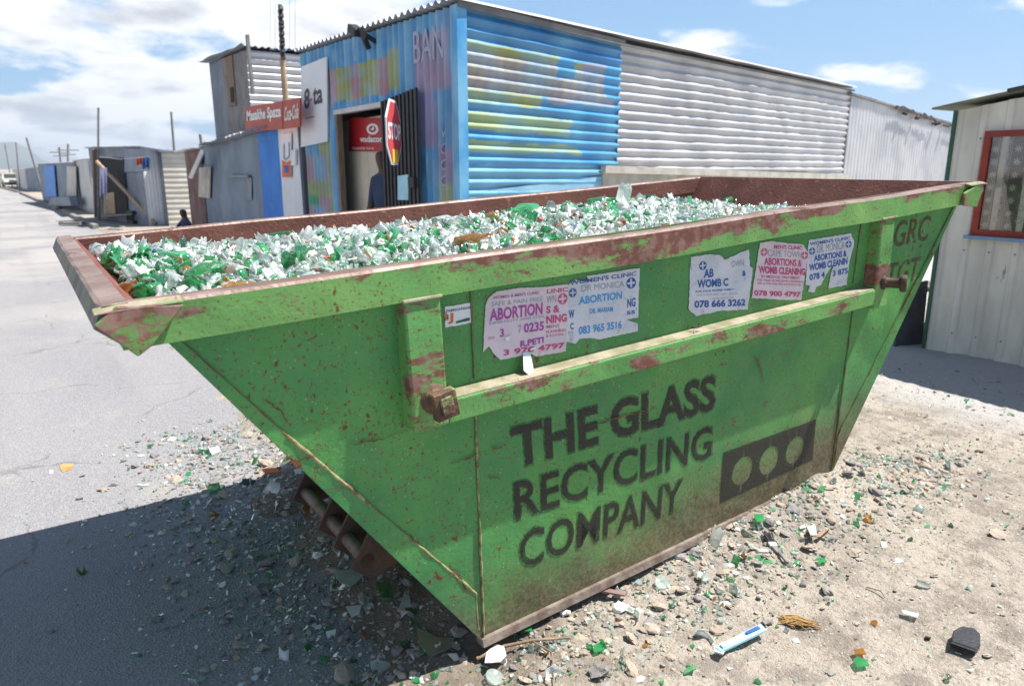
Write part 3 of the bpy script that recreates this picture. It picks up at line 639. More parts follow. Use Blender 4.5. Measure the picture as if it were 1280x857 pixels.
poster('poster', 'leftmost pink-lettered poster, torn at the foot with a white strip hanging from it', crop1,
  [(75, 640), (82, 480), (90, 330), (110, 280), (165, 235), (320, 212), (500, 205), (638, 186), (640, 400), (626, 635), (430, 668), (395, 650), (190, 692), (150, 655), (112, 600)], MT['paperp'],
  [("WOMEN & MEN'S CLINIC", 140, 288, 450, 252, 268, 'purple', .01), ('SAFE & PAIN FREE', 130, 335, 470, 300, 306, 'grey', 0), ('ABORTION', 118, 436, 470, 388, 352, 'purple', .03), ('INFERTILITY AND STDs', 115, 458, 480, 408, 442, 'grey', .01),
   ('3', 186, 540, 214, 536, 486, 'purple', .02), ('7', 310, 515, 330, 512, 462, 'grey', .02), ('0235', 346, 512, 480, 494, 450, 'purple', .03), ('FO', 112, 558, 150, 552, 540, 'pink', 0), ('R.PETI', 322, 608, 478, 578, 566, 'purple', .04),
   ('3 970 4797', 210, 665, 618, 612, 625, 'pink', .03), ('LINIC', 500, 250, 640, 236, 222, 'pink', .02), ('WN', 498, 318, 562, 306, 268, 'grey', 0), ('S &', 496, 384, 585, 374, 334, 'pink', .03), ('NING', 496, 452, 632, 436, 398, 'pink', .04),
   ('MENT', 496, 482, 586, 474, 462, 'pink', .01), ('PLANNING', 494, 515, 624, 500, 498, 'pink', .01), ('& SUCCESS', 494, 540, 610, 527, 526, 'pink', .01)],
  [(605, 285, 32, 'pink')], off=.0048, extra=strip)
poster('poster', 'torn poster with blue number 078 666 3262, alone in the middle of the panel', crop2,
  [(100, 175), (205, 160), (255, 165), (280, 190), (330, 170), (365, 150), (410, 135), (415, 225), (432, 235), (418, 340), (405, 455), (260, 462), (130, 490), (90, 455)], MT['paper'],
  [('AB', 170, 288, 222, 282, 242, 'blue', .03), ('WOMB C', 135, 342, 300, 330, 298, 'blue', .035), ('&', 375, 278, 395, 276, 248, 'blue', .03), ('OWN', 318, 232, 384, 222, 196, 'grey', 0), ('FOR YOUR PROPER FAMILY', 128, 366, 328, 352, 356, 'blue', .01),
   ('SAFE & PAIN FREE . 100% . QUICK', 130, 385, 350, 374, 376, 'grey', 0), ('CALL FOR APPOINTMENT', 205, 402, 330, 395, 395, 'grey', 0), ('078 666 3262', 120, 448, 392, 436, 408, 'blue', .035)],
  [(165, 222, 20, 'blue')])
poster('poster', 'pink poster headed CAPE TOWN, between the two blue ones on the right', crop2,
  [(470, 100), (530, 90), (620, 104), (700, 110), (725, 150), (722, 200), (706, 300), (690, 405), (560, 402), (425, 395)], MT['paperp'],
  [("MEN'S CLINIC", 545, 132, 695, 138, 110, 'pink', .02), ('CAPE TOWN', 512, 172, 692, 182, 136, 'grey', 0), ('ABORTIONS &', 492, 218, 692, 228, 178, 'pink', .03), ('WOMB CLEANING', 462, 262, 710, 274, 222, 'pink', .04), ('BY MEDICAL TREATMENT', 478, 286, 682, 294, 272, 'pink', .01),
   ('FOR YOUR PROPER FAMILY PLANNING', 455, 304, 700, 314, 292, 'pink', 0), ('SAFE & PAIN FREE 100% GOOD SUCCESS', 455, 320, 690, 330, 310, 'pink', 0), ('078 900 4797', 438, 382, 686, 390, 352, 'pink', .035)],
  [(492, 150, 18, 'pink'), (708, 168, 17, 'pink')])
poster('poster', 'narrow ripped blue DR. MONICA poster at the right end of the poster row', crop2,
  [(730, 85), (840, 68), (955, 50), (972, 95), (966, 130), (948, 190), (940, 250), (932, 325), (835, 343), (845, 280), (862, 215), (825, 265), (795, 325), (770, 335), (760, 365), (725, 360), (735, 330), (712, 322), (722, 200)], MT['paper'],
  [("WOMEN'S CLINIC", 736, 116, 950, 82, 98, 'blue', .02), ('DR. MONICA', 775, 155, 920, 132, 112, 'grey', 0), ('ABORTIONS &', 758, 200, 932, 172, 166, 'blue', .03), ('WOMB CLEANIN', 732, 252, 936, 214, 214, 'blue', .035), ('078 4', 734, 302, 815, 286, 268, 'blue', .03), ('3 875', 858, 280, 938, 264, 248, 'blue', .03)],
  [(748, 145, 16, 'blue'), (942, 108, 16, 'blue')])
def cropj(x, y): return (460 + x / 3.895, 340 + y / 3.895)
poster('sticker', 'small white fabrications sticker with orange initials beside the left post', cropj, [(374, 170), (503, 148), (503, 246), (376, 270)], MT['white'],
  [('FABRICATIONS', 384, 196, 500, 178, 184, 'textk', .02), ('J', 372, 240, 384, 238, 196, 'orange', .05), ('&', 384, 234, 394, 232, 206, 'textk', .02), ('J', 392, 254, 416, 250, 202, 'orange', .05)], off=.003, cat='sticker',
  extra=lambda r_: (lambda m: (m.prism([SM @ face(*cropj(x, y), .0045) for x, y in ((430, 240), (428, 250), (495, 236), (497, 222), (480, 224))][::-1], (0, .0005, 0)), m.build('picture', MT['darkgreen'], r_)))(MB()))
wr = MB(); wr.tube([SM @ V((-.07 + .02 * math.sin(i * 1.3), -.02 + .02 * math.cos(i * 1.7), 1.045 + .016 * abs(math.sin(i * .9)))) for i in range(14)], .0014, 5)
single('wire_scrap', wr, MT['textk'], 'little twist of black wire lying on the side bar of the green skip', 'wire')

# ------------------------------------------------------------------ heap of broken glass
def heap(u, v):
    f = 1.315 + .105 * math.exp(-((v - 1.15) / .62) ** 2) * (1 - .8 * sst(.7, 1.7, u)) + .03 * N.noise(V((u * 1.5, v * 1.5, 0))) + .02 * N.noise(V((u * 5, v * 5, 0)))
    return f - .03 * sst(1.3, 1.9, u) + .045 * sst(1.3, 1.9, -u)
hp = MB(); nu, nv = 150, 70
def hpt(i, j): 
    u = -1.94 + 3.82 * i / nu; v = .02 + 1.86 * j / nv; w_ = heap(u, v) - .03 + .02 * N.noise(V((u * 22, v * 22, 4))); return SM @ V((u, v, w_))
hp.add([hpt(i, j) for j in range(nv + 1) for i in range(nu + 1)], [(j * (nu + 1) + i, j * (nu + 1) + i + 1, (j + 1) * (nu + 1) + i + 1, (j + 1) * (nu + 1) + i) for j in range(nv) for i in range(nu)])
hp.m = [random.choices(range(9), (14, 6, 22, 26, 3, 12, 5, 0, 1))[0] for _ in hp.f]
GM = [MT[k] for k in ('g_green', 'g_dgreen', 'g_clear', 'g_white', 'g_brown', 'g_grey', 'g_paper', 'g_red', 'g_blue')]
def rotm(): return Euler((random.uniform(0, 6.28), random.uniform(0, 6.28), random.uniform(0, 6.28))).to_matrix().to_4x4()
def shard(mb, p, s, mi, rot=None, flat=False):
    A = M.Translation(p) @ (rot or rotm()); k = random.random()
    if k < .68 and not flat:      # curved wall piece of a bottle
        R = s * random.uniform(.55, 1.0); a = random.uniform(.7, 2.0); h = s * random.uniform(.6, 1.5); n = 4; th = .0025 + .001 * random.random(); vs = []
        for rr in (R, R - th):
            for j in range(3):
                for i in range(n + 1):
                    t = a * (i / n - .5); hh = h * (j / 2 - .5) * (1 + .22 * math.sin(i * 2.4 + p[0] * 90))
                    vs.append(A @ V((rr * math.cos(t) - R, rr * math.sin(t), hh)))
        m = n + 1; q = 3 * m; fs = []
        for j in range(2):
            for i in range(n):
                fs.append((j * m + i, j * m + i + 1, (j + 1) * m + i + 1, (j + 1) * m + i)); fs.append((q + j * m + i, q + (j + 1) * m + i, q + (j + 1) * m + i + 1, q + j * m + i + 1))
        rim_ = [i for i in range(n + 1)] + [m + n, 2 * m + n] + [2 * m + i for i in range(n - 1, -1, -1)] + [m]
        for a_, b_ in zip(rim_, rim_[1:] + rim_[:1]): fs.append((b_, a_, q + a_, q + b_))
        mb.add(vs, fs, mi, True)
    elif k < .80 and not flat:    # neck
        r_ = s * .24; l = s * random.uniform(.7, 1.3); mb.lathe([(r_ * .7, l * .5), (r_ * 1.15, l * .5), (r_ * 1.2, l * .38), (r_, l * .36), (r_, 0), (r_ * 1.7, -l * .5)], A, 9, mi)
    elif k < .88 and not flat:    # base
        r_ = s * .5; mb.lathe([(0, .006), (r_ * .8, 0), (r_, .008), (r_, s * .25)], A, 12, mi, 0, random.choice((6.2832, 3.4, 4.4)))
    else:
        n = random.randint(3, 6); th = .003; rr = [s * random.uniform(.25, .6) for _ in range(n)]; pts = [A @ V((rr[i] * math.cos(6.283 * i / n), rr[i] * math.sin(6.283 * i / n), 0)) for i in range(n)]
        mb.prism(pts, (A.to_3x3() @ V((0, 0, th))), mi)
for i in range(11500):
    u = random.uniform(-2.02, 1.9); v = random.uniform(.06, 1.84); s = random.choice((.02, .028, .036, .045, .06)) * random.uniform(.8, 1.15)
    if abs(u) > hu(heap(u, v)) - .055: continue
    gcl = N.noise(V((u * 2.3, v * 2.3, 17)))
    wts = (20 + 60 * max(0, gcl), 3, 34 + 25 * max(0, -gcl), 38 + 30 * max(0, -gcl), 3.5, 5, 6, .7, .3)
    T_ = Euler((random.gauss(0, .55), random.gauss(0, .55), random.uniform(0, 6.28))).to_matrix().to_4x4()
    if random.random() < .65: T_ = T_ @ M.Rotation(random.uniform(-.5, .5) - math.pi / 2, 4, 'Y')   # bulging side up, as pieces settle
    shard(hp, SM @ V((u, v, heap(u, v) + random.uniform(-.02, .016))), s, random.choices(range(9), wts)[0], T_)
tag(hp.build('broken_glass', GM), 'heap of broken green and clear bottle glass filling the skip', 'broken glass', kind='stuff')
# whole bottles lying on the heap
BT = [(0, .0), (.030, 0), (.033, .006), (.033, .12), (.030, .14), (.014, .175), (.0125, .215), (.015, .217), (.015, .228), (.011, .229)]
def bottle(px, py, v, ang, mk, label, k=1.0, tilt=85, prof=BT, cat='bottle'):
    p = loc(px, py, (0, 1, 0), v); p.z = heap(p.x, v) + .022 
    mb = MB(); mb.lathe([(r_ * k, z * k) for r_, z in prof], SM @ M.Translation(p) @ Euler((rad(tilt), 0, rad(ang))).to_matrix().to_4x4(), 14)
    lb = MB()
    o = single('glass_' + cat if cat != 'cup' else 'paper_cup', mb, MT[mk], label, cat, 'whole bottles and jars on the glass heap'); return o
JAR = [(0, 0), (.036, 0), (.040, .006), (.040, .07), (.036, .085), (.031, .088), (.031, .102), (.028, .102)]
bottle(778, 252, 1.35, 20, 'g_clear', 'clear glass jar standing tilted on top of the heap, tallest piece near the far rim', 1.05, 15, JAR, 'jar')
bottle(568, 302, .75, 60, 'g_brown', 'amber bottle end lying in the middle of the heap', .7, 80)
bottle(140, 352, .55, 30, 'g_brown', 'small amber bottle near the left near corner of the heap', .5, 70)
bottle(905, 262, 1.5, 100, 'g_green', 'green bottle lying at the right end of the heap by the inner wall', .9, 84)
bottle(670, 282, 1.15, -70, 'g_green', 'bright green bottle lying right of the heap\'s middle', 1.0, 86)
bottle(325, 285, 1.55, 80, 'g_dgreen', 'dark green bottle lying against the far wall on the left half of the heap', 1.0, 88)
bottle(235, 335, .6, 40, 'g_green', 'green bottle half sunk near the left near edge of the heap', .55, 70)
bottle(540, 268, 1.5, 110, 'g_clear', 'clear bottle lying across the far side of the heap', .9, 88)
bottle(735, 265, 1.5, 60, 'g_green', 'green bottle lying just left of the clear jar', .8, 84)
bottle(380, 310, .9, -30, 'g_dgreen', 'dark green bottle in the left middle of the heap', .9, 86)

# ------------------------------------------------------------------ rubble and litter on the ground
def pebble(mb, p, s, mi, k=1):
    n = 3 if s < .012 else 4; sx, sy, sz = s * random.uniform(.7, 1.3), s * random.uniform(.6, 1.1), s * random.uniform(.25, .6); R = Euler((random.uniform(-.4, .4), random.uniform(-.4, .4), random.uniform(0, 6.3))).to_matrix()
    m = 6 if s < .015 else 8; vs = [V(p) + R @ V((0, 0, sz))]; sd = random.random() * 50
    lev = (.55, -.35) if s < .015 else (.65, .1, -.5)
    for z in lev:
        r_ = math.sqrt(1 - z * z)
        for i in range(m):
            t = 6.283 * i / m; q = 1 + .7 * N.noise(V((math.cos(t) * 1.7 + sd, math.sin(t) * 1.7, z * 2))); vs.append(V(p) + R @ V((sx * r_ * math.cos(t) * q, sy * r_ * math.sin(t) * q, sz * z * q)))
    fs = [(0, 1 + i, 1 + (i + 1) % m) for i in range(m)]
    for l in range(len(lev) - 1):
        for i in range(m): fs.append((1 + l * m + i, 1 + (l + 1) * m + i, 1 + (l + 1) * m + (i + 1) % m, 1 + l * m + (i + 1) % m))
    mb.add(vs, fs, mi)
gv = MB(); gl = MB()
def dens(x, y):
    if -.02 < (x - 1.25) < 2.3 and 2.06 < y < 3.85: return 0
    a = 1.5 * math.exp(-(((y - 1.84) / .24) ** 2)) * sst(1.0, 1.6, x) * (1 - sst(3.9, 4.8, x))          # near foot of the skip
    b_ = math.exp(-(((x - .88) / .42) ** 2)) * sst(1.7, 2.2, y) * (1 - sst(4.9, 5.6, y))            # under the sloping end
    c_ = .05 * sst(.9, 1.3, x)
    return max(a, b_ * 1.1, c_, .004)
cnt = 0
while cnt < 9000:
    x = random.uniform(-.6, 6.3); y = random.uniform(.7, 5.8)
    if random.random() > dens(x, y): continue
    cnt += 1; z = max(gz(x, y), RZ); under = x < 1.5 and y > 1.9
    s = random.choice((.004, .005, .006, .007, .010, .014)) * random.uniform(.7, 1.4)
    big = math.exp(-(((y - 1.86) / .16) ** 2)) * sst(1.1, 1.5, x)
    if random.random() < (.07 if under else .02 + .10 * big): s *= 2.3
    if random.random() < .55: pebble(gv, (x, y, z + s * .2), s, random.choices((0, 1, 2), (2, 9, 2) if not under else (4, 4, 2))[0])
    else: shard(gl, V((x, y, z + .004)), s * 2.3, random.choices(range(6), (9, 5, 16, 22, 2, 26))[0], Euler((random.gauss(0, .35), random.gauss(0, .35), random.uniform(0, 6.3))).to_matrix().to_4x4(), random.random() < .7)
for _ in range(1500):   # crushed green and clear crumbs everywhere on the verge
    x = random.uniform(1.1, 6.0); y = random.uniform(.75, 3.2)
    if 1.2 < x < 3.6 and y > 2.04: continue
    s = random.uniform(.003, .008); shard(gl, V((x, y, gz(x, y) + .001)), s * 2, random.choices(range(6), (12, 6, 12, 14, 2, 20))[0], Euler((random.gauss(0, .3), random.gauss(0, .3), random.uniform(0, 6.3))).to_matrix().to_4x4(), True)
for _ in range(160):
    x = random.uniform(-2.2, 1.0); y = random.uniform(2.2, 6.5)
    s = random.uniform(.004, .009); shard(gl, V((x, y, RZ + .004)), s * 2, random.choices(range(6), (5, 3, 12, 22, 2, 14))[0], Euler((0, 0, random.uniform(0, 6.3))).to_matrix().to_4x4(), True)
tag(gv.build('gravel', [MT['stone'], MT['stone2'], MT['concrete']]), 'loose gravel and stone chips scattered round the foot of the skip', 'gravel', kind='stuff')
tag(gl.build('glass_litter', GM[:6]), 'crushed glass crumbs and shards spilled over the sandy ground', 'broken glass', kind='stuff')
def gpt(px, py):
    z = 0.03
    for _ in range(6): p = atz(px, py, z); z = max(gz(p.x, p.y), RZ)
    return V((p.x, p.y, z))
def stone(px, py, s, mk, label):
    random.seed(int(px * 7 + py)); p = gpt(px, py); mb = MB(); pebble(mb, p + V((0, 0, s * .25)), s, 0); o = single('stone', mb, MT[mk], label, 'stone', 'stones lying round the skip', 0)
    bm = bmesh.new(); bm.from_mesh(o.data); bmesh.ops.subdivide_edges(bm, edges=bm.edges, cuts=1, use_grid_fill=True)
    for v in bm.verts: v.co += v.normal * s * .12 * N.noise(v.co * 40 + V((px, py, 0)))
    bm.to_mesh(o.data); bm.free()
stone(992, 637, .040, 'stone', 'angular grey stone by the right foot of the skip, largest there')
stone(976, 632, .024, 'stone2', 'brownish stone touching the angular grey stone by the skip')
stone(868, 690, .032, 'stone', 'rough grey clod on the gravel below the word COMPANY, right of the base flange')
stone(872, 742, .022, 'rubber', 'small near-black clod lying right of the clear bottle base')
stone(812, 782, .034, 'stone', 'grey-brown stone in the gravel below the middle of the skip')
stone(775, 762, .028, 'g_paper', 'whitish stone just beside the splintered board')
stone(706, 766, .022, 'g_paper', 'small white stone touching the base flange')
stone(748, 842, .045, 'stone', 'wide flat stone near the bottom edge, right of the twig')
stone(790, 838, .03, 'stone2', 'sandy brown stone beside the wide flat stone at the bottom edge')
stone(333, 706, .045, 'stone', 'long flat grey stone in the shade left of the hook bracket')
stone(398, 695, .028, 'g_paper', 'pale lump in the shade under the hook bracket')
stone(458, 750, .030, 'stone', 'pale stone in the shade below the sloping end')
stone(310, 604, .042, 'rubber', 'black lump at the edge of the shade on the asphalt')
stone(430, 800, .026, 'stone', 'dark grey stone low in the shaded rubble')
stone(1160, 798, .016, 'rubber', 'small black lump left of the black rubber cap')
stone(1085, 676, .014, 'stone', 'small stone on the open sand')
# broken glass plates in the shade
def plate(pts, mk, label, name='glass_shard', cat='shard', h=.012, th=.004, tilt=None):
    q = [gpt(*p) for p in pts]; z = max(p.z for p in q) + h; mb = MB()
    ps = [V((p.x, p.y, z + (0 if not tilt else tilt * i / len(q)))) for i, p in enumerate(q)]
    a = (ps[1] - ps[0]).cross(ps[2] - ps[0]); ps = ps if a.z > 0 else ps[::-1]
    mb.prism(ps, (0, 0, th)); return single(name, mb, MT[mk], label, cat)
plate([(520, 790), (545, 800), (568, 805), (562, 815), (538, 826), (525, 812)], 'g_grey', 'large flat smoky shard in the shade by the skip\'s lower corner')
plate([(418, 730), (445, 718), (455, 722), (440, 742), (425, 740)], 'g_grey', 'flat smoky shard below the hook bracket')
plate([(433, 768), (452, 760), (450, 775), (440, 782)], 'g_white', 'white shard standing out in the shaded rubble')
plate([(470, 735), (488, 733), (492, 760), (478, 765)], 'g_dgreen', 'dark bottle-green shard right under the sloping end', tilt=.03)
plate([(500, 770), (505, 745), (512, 750), (514, 768)], 'g_clear', 'clear shard beside the smoky plate in shade')
plate([(1066, 830), (1071, 825), (1083, 829), (1086, 836), (1072, 839)], 'g_green', 'bright green shard on the sand near the bottom right')
plate([(1066, 818), (1078, 814), (1082, 822), (1070, 825)], 'g_brown', 'small amber shard just above the bright green shard')
plate([(1020, 701), (1030, 700), (1033, 706), (1024, 708)], 'g_green', 'small round green shard right of the paintbrush')
plate([(941, 648), (952, 646), (956, 656), (946, 660)], 'g_green', 'green shard close to the skip left of the paintbrush')
plate([(739, 812), (752, 806), (756, 816), (744, 820)], 'g_green', 'green shard lower middle between twig and bottle base')
plate([(654, 786), (664, 783), (665, 792), (656, 796)], 'g_green', 'green shard just below the base flange on the left')
plate([(1126, 766), (1148, 771), (1146, 777), (1128, 772)], 'g_white', 'long white sliver on the open sand')
plate([(74, 583), (80, 579), (92, 580), (90, 587), (78, 590)], 'straw', 'tan paper scrap flat on the sunlit asphalt', 'paper_scrap', 'litter', .001, .002)
plate([(327, 595), (346, 588), (350, 592), (332, 600)], 'orange', 'small orange-brown wood chip at the sunny end of the rubble', 'wood_chip', 'litter')
plate([(1008, 662), (1018, 660), (1020, 678), (1012, 680)], 'cream', 'folded cream card scrap beside the wooden splint', 'card_scrap', 'litter', tilt=.02)
plate([(1018, 676), (1034, 661), (1038, 664), (1024, 680)], 'stick', 'short pale wooden splint against the folded card', 'wood_splint', 'wood', .02)
plate([(739, 746), (742, 740), (784, 747), (780, 753)], 'redbrown', 'reddish splintered board end near the base flange', 'board_piece', 'wood', .02, .008)
# bottle-label fragment and round glass base at lower left
plate([(606, 838), (608, 826), (620, 815), (630, 818), (633, 828), (625, 838), (612, 842)], 'white', 'crumpled white label with red and blue print at the bottom edge', 'label_scrap', 'label', .02, .003, .02)
lm = MB(); p = gpt(620, 829) + V((0, 0, .045)); text_to(lm, 'o', p + V((-.02, -.01, 0)), p + V((.02, .01, 0)), p + V((-.03, .015, 0)), 0, .03)
lb = MB(); c = gpt(617, 850); lb.lathe([(0, .004), (.024, .002), (.032, .006), (.034, .014), (.030, .012), (0, .010)], M.Translation(c + V((0, 0, .006))) @ Euler((.3, .2, 0)).to_matrix().to_4x4(), 18)
single('bottle_base', lb, MT['g_clear'], 'round clear bottle base at the bottom edge below the crumpled label', 'bottle base')
lb = MB(); c = gpt(828, 732); lb.lathe([(0, .004), (.024, .002), (.032, .006), (.033, .014), (.030, .012), (0, .010)], M.Translation(c + V((0, 0, .006))) @ Euler((.2, -.2, 0)).to_matrix().to_4x4(), 18)
single('bottle_base', lb, MT['g_clear'], 'round clear bottle base in the gravel below the word COMPANY', 'bottle base')
# flattened carton
ct = thing('flattened_carton', 'flattened pale blue and white carton lying on the sand', 'carton', gpt(922, 808))
q = [gpt(893, 818), gpt(901, 824), gpt(957, 797), gpt(950, 787)]; z = max(p.z for p in q) + .008
m = MB(); m.prism([V((p.x, p.y, z + (.012 if i > 1 else 0))) for i, p in enumerate(q)], (0, 0, .009)); m.build('box', MT['cardblue'], ct)
m = MB(); q2 = [gpt(892, 816), gpt(893, 823), gpt(903, 826), gpt(906, 818)]; m.prism([V((p.x, p.y, z - .002)) for p in q2], (0, 0, .007)); m.build('flap', MT['white'], ct)
m = MB(); m.prism([V((p.x, p.y, z + .0225)) for p in (gpt(930, 802), gpt(933, 805), gpt(950, 797), gpt(946, 793))], (0, 0, .001)); m.build('print', MT['blue'], ct)
m = MB(); m.prism([V((p.x, p.y, z + .012)) for p in (gpt(899, 816), gpt(903, 820), gpt(925, 811), gpt(921, 807))], (0, 0, .0065)); m.build('panel', MT['white'], ct)
# black rubber cap
ck = thing('rubber_cap', 'ribbed black rubber heel cap lying on the sand at bottom right', 'rubber cap', gpt(1206, 805))
pp = [gpt(*p) for p in ((1187, 812), (1190, 797), (1200, 790), (1216, 791), (1224, 798), (1224, 814), (1218, 822))]; z = max(p.z for p in pp) + .004
m = MB(); m.prism([V((p.x, p.y, z)) for p in pp], (0, 0, .022)); m.build('cap', MT['rubber'], ck, bevel=.004)
m = MB(); a, b_ = gpt(1187, 813), gpt(1218, 824)
for i in range(3): m.bar(V((a.x, a.y, z + .004 + i * .007)), V((b_.x, b_.y, z + .004 + i * .007)), .008, .003)
m.build('rib', MT['rubber'], ck)
# old paintbrush
pb = thing('paintbrush', 'old grey paintbrush with clotted black bristles lying near the skip', 'paintbrush', gpt(968, 688))
a, b_, c = gpt(958, 672) + V((0, 0, .02)), gpt(966, 684) + V((0, 0, .018)), gpt(984, 706) + V((0, 0, .012))
m = MB(); m.bar(b_, b_.lerp(c, .45), .022, .010); m.tube([b_.lerp(c, .4), b_.lerp(c, .7), c], .006, 8, 0, True, [.009, .006, .008]); m.build('handle', MT['stone'], pb)
m = MB(); m.bar(a.lerp(b_, .75), b_.lerp(c, .08), .034, .012); m.build('ferrule', MT['galv'], pb)
m = MB()
for i in range(26): 
    o_ = V((random.uniform(-1, 1), random.uniform(-1, 1), random.uniform(-.4, .5))) * .02; m.tube([a.lerp(b_, .8) + o_ * .5, a + o_], .003, 4)
m.build('bristles', MT['rubber'], pb)
# twigs
def twig(pts, r_, label, cat='stick', mk='stick'):
    mb = MB(); q = [gpt(*p[:2]) + V((0, 0, p[2] + r_)) for p in pts]; mb.tube(q, r_, 7, 0, True, [r_ * (1 - .5 * i / len(q)) for i in range(len(q))]); return mb, q
m, _ = twig([(596, 828, .01), (630, 815, .02), (665, 808, .02), (712, 803, .015)], .008, ''); k_, _ = twig([(666, 808, .02), (690, 822, .02), (693, 857, .01)], .004, '')
m.add(k_.v, k_.f, 0, True); single('forked_stick', m, MT['stick'], 'forked dry stick lying across the gravel at the bottom middle', 'stick')
m = MB(); random.seed(3)
for i in range(44):
    a = gpt(972 + random.uniform(0, 12), 772 + random.uniform(-2, 10)); b_ = gpt(random.uniform(990, 1028), random.uniform(778, 788)); mid = (a + b_) / 2 + V((random.uniform(-.01, .01), random.uniform(-.02, .02), .018))
    m.tube([a + V((0, 0, .008)), mid, b_ + V((0, 0, .006))], .0016, 4)
single('root_tuft', m, MT['straw'], 'tuft of dry orange-brown roots on the sand above the carton', 'roots')
m, _ = twig([(1083, 735, .004), (1100, 742, .012), (1106, 748, .004)], .003, ''); single('twig', m, MT['stick'], 'short curved twig on the open sand', 'twig')
m = MB()
random.seed(5)
for i in range(9):
    p = gpt(103 + random.uniform(-3, 3), 718); m.tube([p, p + V((random.uniform(-.02, .02), random.uniform(-.02, .02), random.uniform(.015, .035)))], .003, 4)
single('weed_tuft', m, surf('weed', (.12, .16, .03), (.08, .11, .02), 10), 'tiny green weed tuft on the shaded asphalt at left', 'weed')
random.seed(11)

# ------------------------------------------------------------------ corrugated sheets and shacks
def fade(c, base, x, z):
    k = max(.05, min(.5, .26 + .5 * N.noise(V((x * 2.2, z * 3.5, 31))))); return tuple(a * (1 - k) + b_ * k for a, b_ in zip(c, base))
def sheet(mb, P00, P10, P11, P01, way='v', pitch=.15, amp=.018, paint=None, nal=10, prof='sin', dent=.006, mi=0, seed=0, spp=8):
    P00, P10, P11, P01 = map(V, (P00, P10, P11, P01)); n = (P10 - P00).cross(P01 - P00).normalized()
    L = ((P10 - P00).length + (P11 - P01).length) / 2; H = ((P01 - P00).length + (P11 - P10).length) / 2
    A = L if way == 'v' else H; na = max(6, int(A / pitch * spp)); B = nal
    vs = []; cs = []; 
    for i in range(na + 1):
        t = i / na; ph = t * A / pitch
        if prof == 'sin': d = math.sin(ph * 2 * math.pi)
        else: f = ph % 1; d = 1 if f < .22 else (1 - (f - .22) / .08 * 2 if f < .30 else (-1 if f < .92 else -1 + (f - .92) / .08 * 2))
        for j in range(B + 1):
            s = j / B; a, c = (t, s) if way == 'v' else (s, t)
            p = (P00 * (1 - a) + P10 * a) * (1 - c) + (P01 * (1 - a) + P11 * a) * c
            k = N.noise(V((a * L * 1.3 + seed, c * H * 1.3, seed))) * dent * 1.5 + N.noise(V((a * L * 5 + seed, c * H * 5, 3))) * dent
            vs.append(p + n * (d * amp + k)); 
            if paint: cs.append(paint(a, c))
    m = B + 1; fs = [(i * m + j, (i + 1) * m + j, (i + 1) * m + j + 1, i * m + j + 1) if way == 'v' else (i * m + j, i * m + j + 1, (i + 1) * m + j + 1, (i + 1) * m + j) for i in range(na) for j in range(B)]
    mb.add(vs, fs, mi, prof == 'sin', cs if paint else None); return n
def shack(name, label, cat, pts, hs, mats, ways, roofmat, over=.12, base=-.1, pitch=.12, group=None, skip_walls=(), rooft=.03, amp=.014):
    """pts counter-clockwise footprint seen from above; hs wall heights at each corner; mats / ways per wall"""
    cxy = sum((V((p[0], p[1], 0)) for p in pts), V()) / len(pts); root = thing(name, label, cat, (cxy.x, cxy.y, 0), group=group)
    n = len(pts)
    for i in range(n):
        if i in skip_walls: continue
        a, c = pts[i], pts[(i + 1) % n]; m = MB()
        sheet(m, (a[0], a[1], base), (c[0], c[1], base), (c[0], c[1], hs[(i + 1) % n]), (a[0], a[1], hs[i]), ways[i], pitch, amp * (.6 if pitch > .15 else 1), seed=i * 3.3 + cxy.x, spp=6)
        m.build('wall', mats[i], root)
    # roof sheet, slightly oversailing, with real thickness
    m = MB(); top = []
    for i, p in enumerate(pts):
        d = V((p[0], p[1], 0)) - cxy; d = d.normalized() * over * 1.4; top.append(V((p[0] + d.x, p[1] + d.y, hs[i] + .02)))
    if n == 4:
        sheet(m, top[0], top[1], top[2], top[3], 'v', .12, .012, dent=.01, seed=cxy.y, spp=5)
        lo_ = [p - V((0, 0, rooft)) for p in top]; m.add(lo_, [(3, 2, 1, 0)])
        m.add(top + lo_, [(0, 4, 5, 1), (1, 5, 6, 2), (2, 6, 7, 3), (3, 7, 4, 0)])
    m.build('roof', roofmat, root)
    return root
# ---- mural colours
SB = (.06, .31, .62); LBc = (.20, .48, .70); OL = (.38, .40, .12); PK = (.50, .26, .30); WH = (.6, .66, .7); DB = (.035, .22, .52); PLG = (.40, .50, .22)
def jit(a, c, s=9): return .035 * N.noise(V((a * s, c * s, 0)))
XW = 3.8; C0 = V((XW, 6.57, 0)); LY = atx(376, 68, XW).y; DIR = V((math.cos(rad(10)), math.sin(rad(10)), 0)); WN = V((math.sin(rad(10)), -math.cos(rad(10)), 0)); WC = WN.dot(C0)
def onw(px, py, off=0.0): return at(px, py, WN, WC + off)
H0 = atx(572, 6, XW).z; HL = atx(376, 68, XW).z
S1 = 2.60; S2 = 9.62; S3 = 16.2
def wp(s, z, off=0.0): p = C0 + DIR * s + WN * off; return V((p.x, p.y, z))
shop = thing('corrugated_shop', 'long corrugated iron shop with blue mural front, wide doorway and bare grey rear wall', 'shop', (8.0, 9.4, 0))
DY1 = atx(420, 143, XW).y; DY0 = atx(488, 126, XW).y; DZ = 2.50
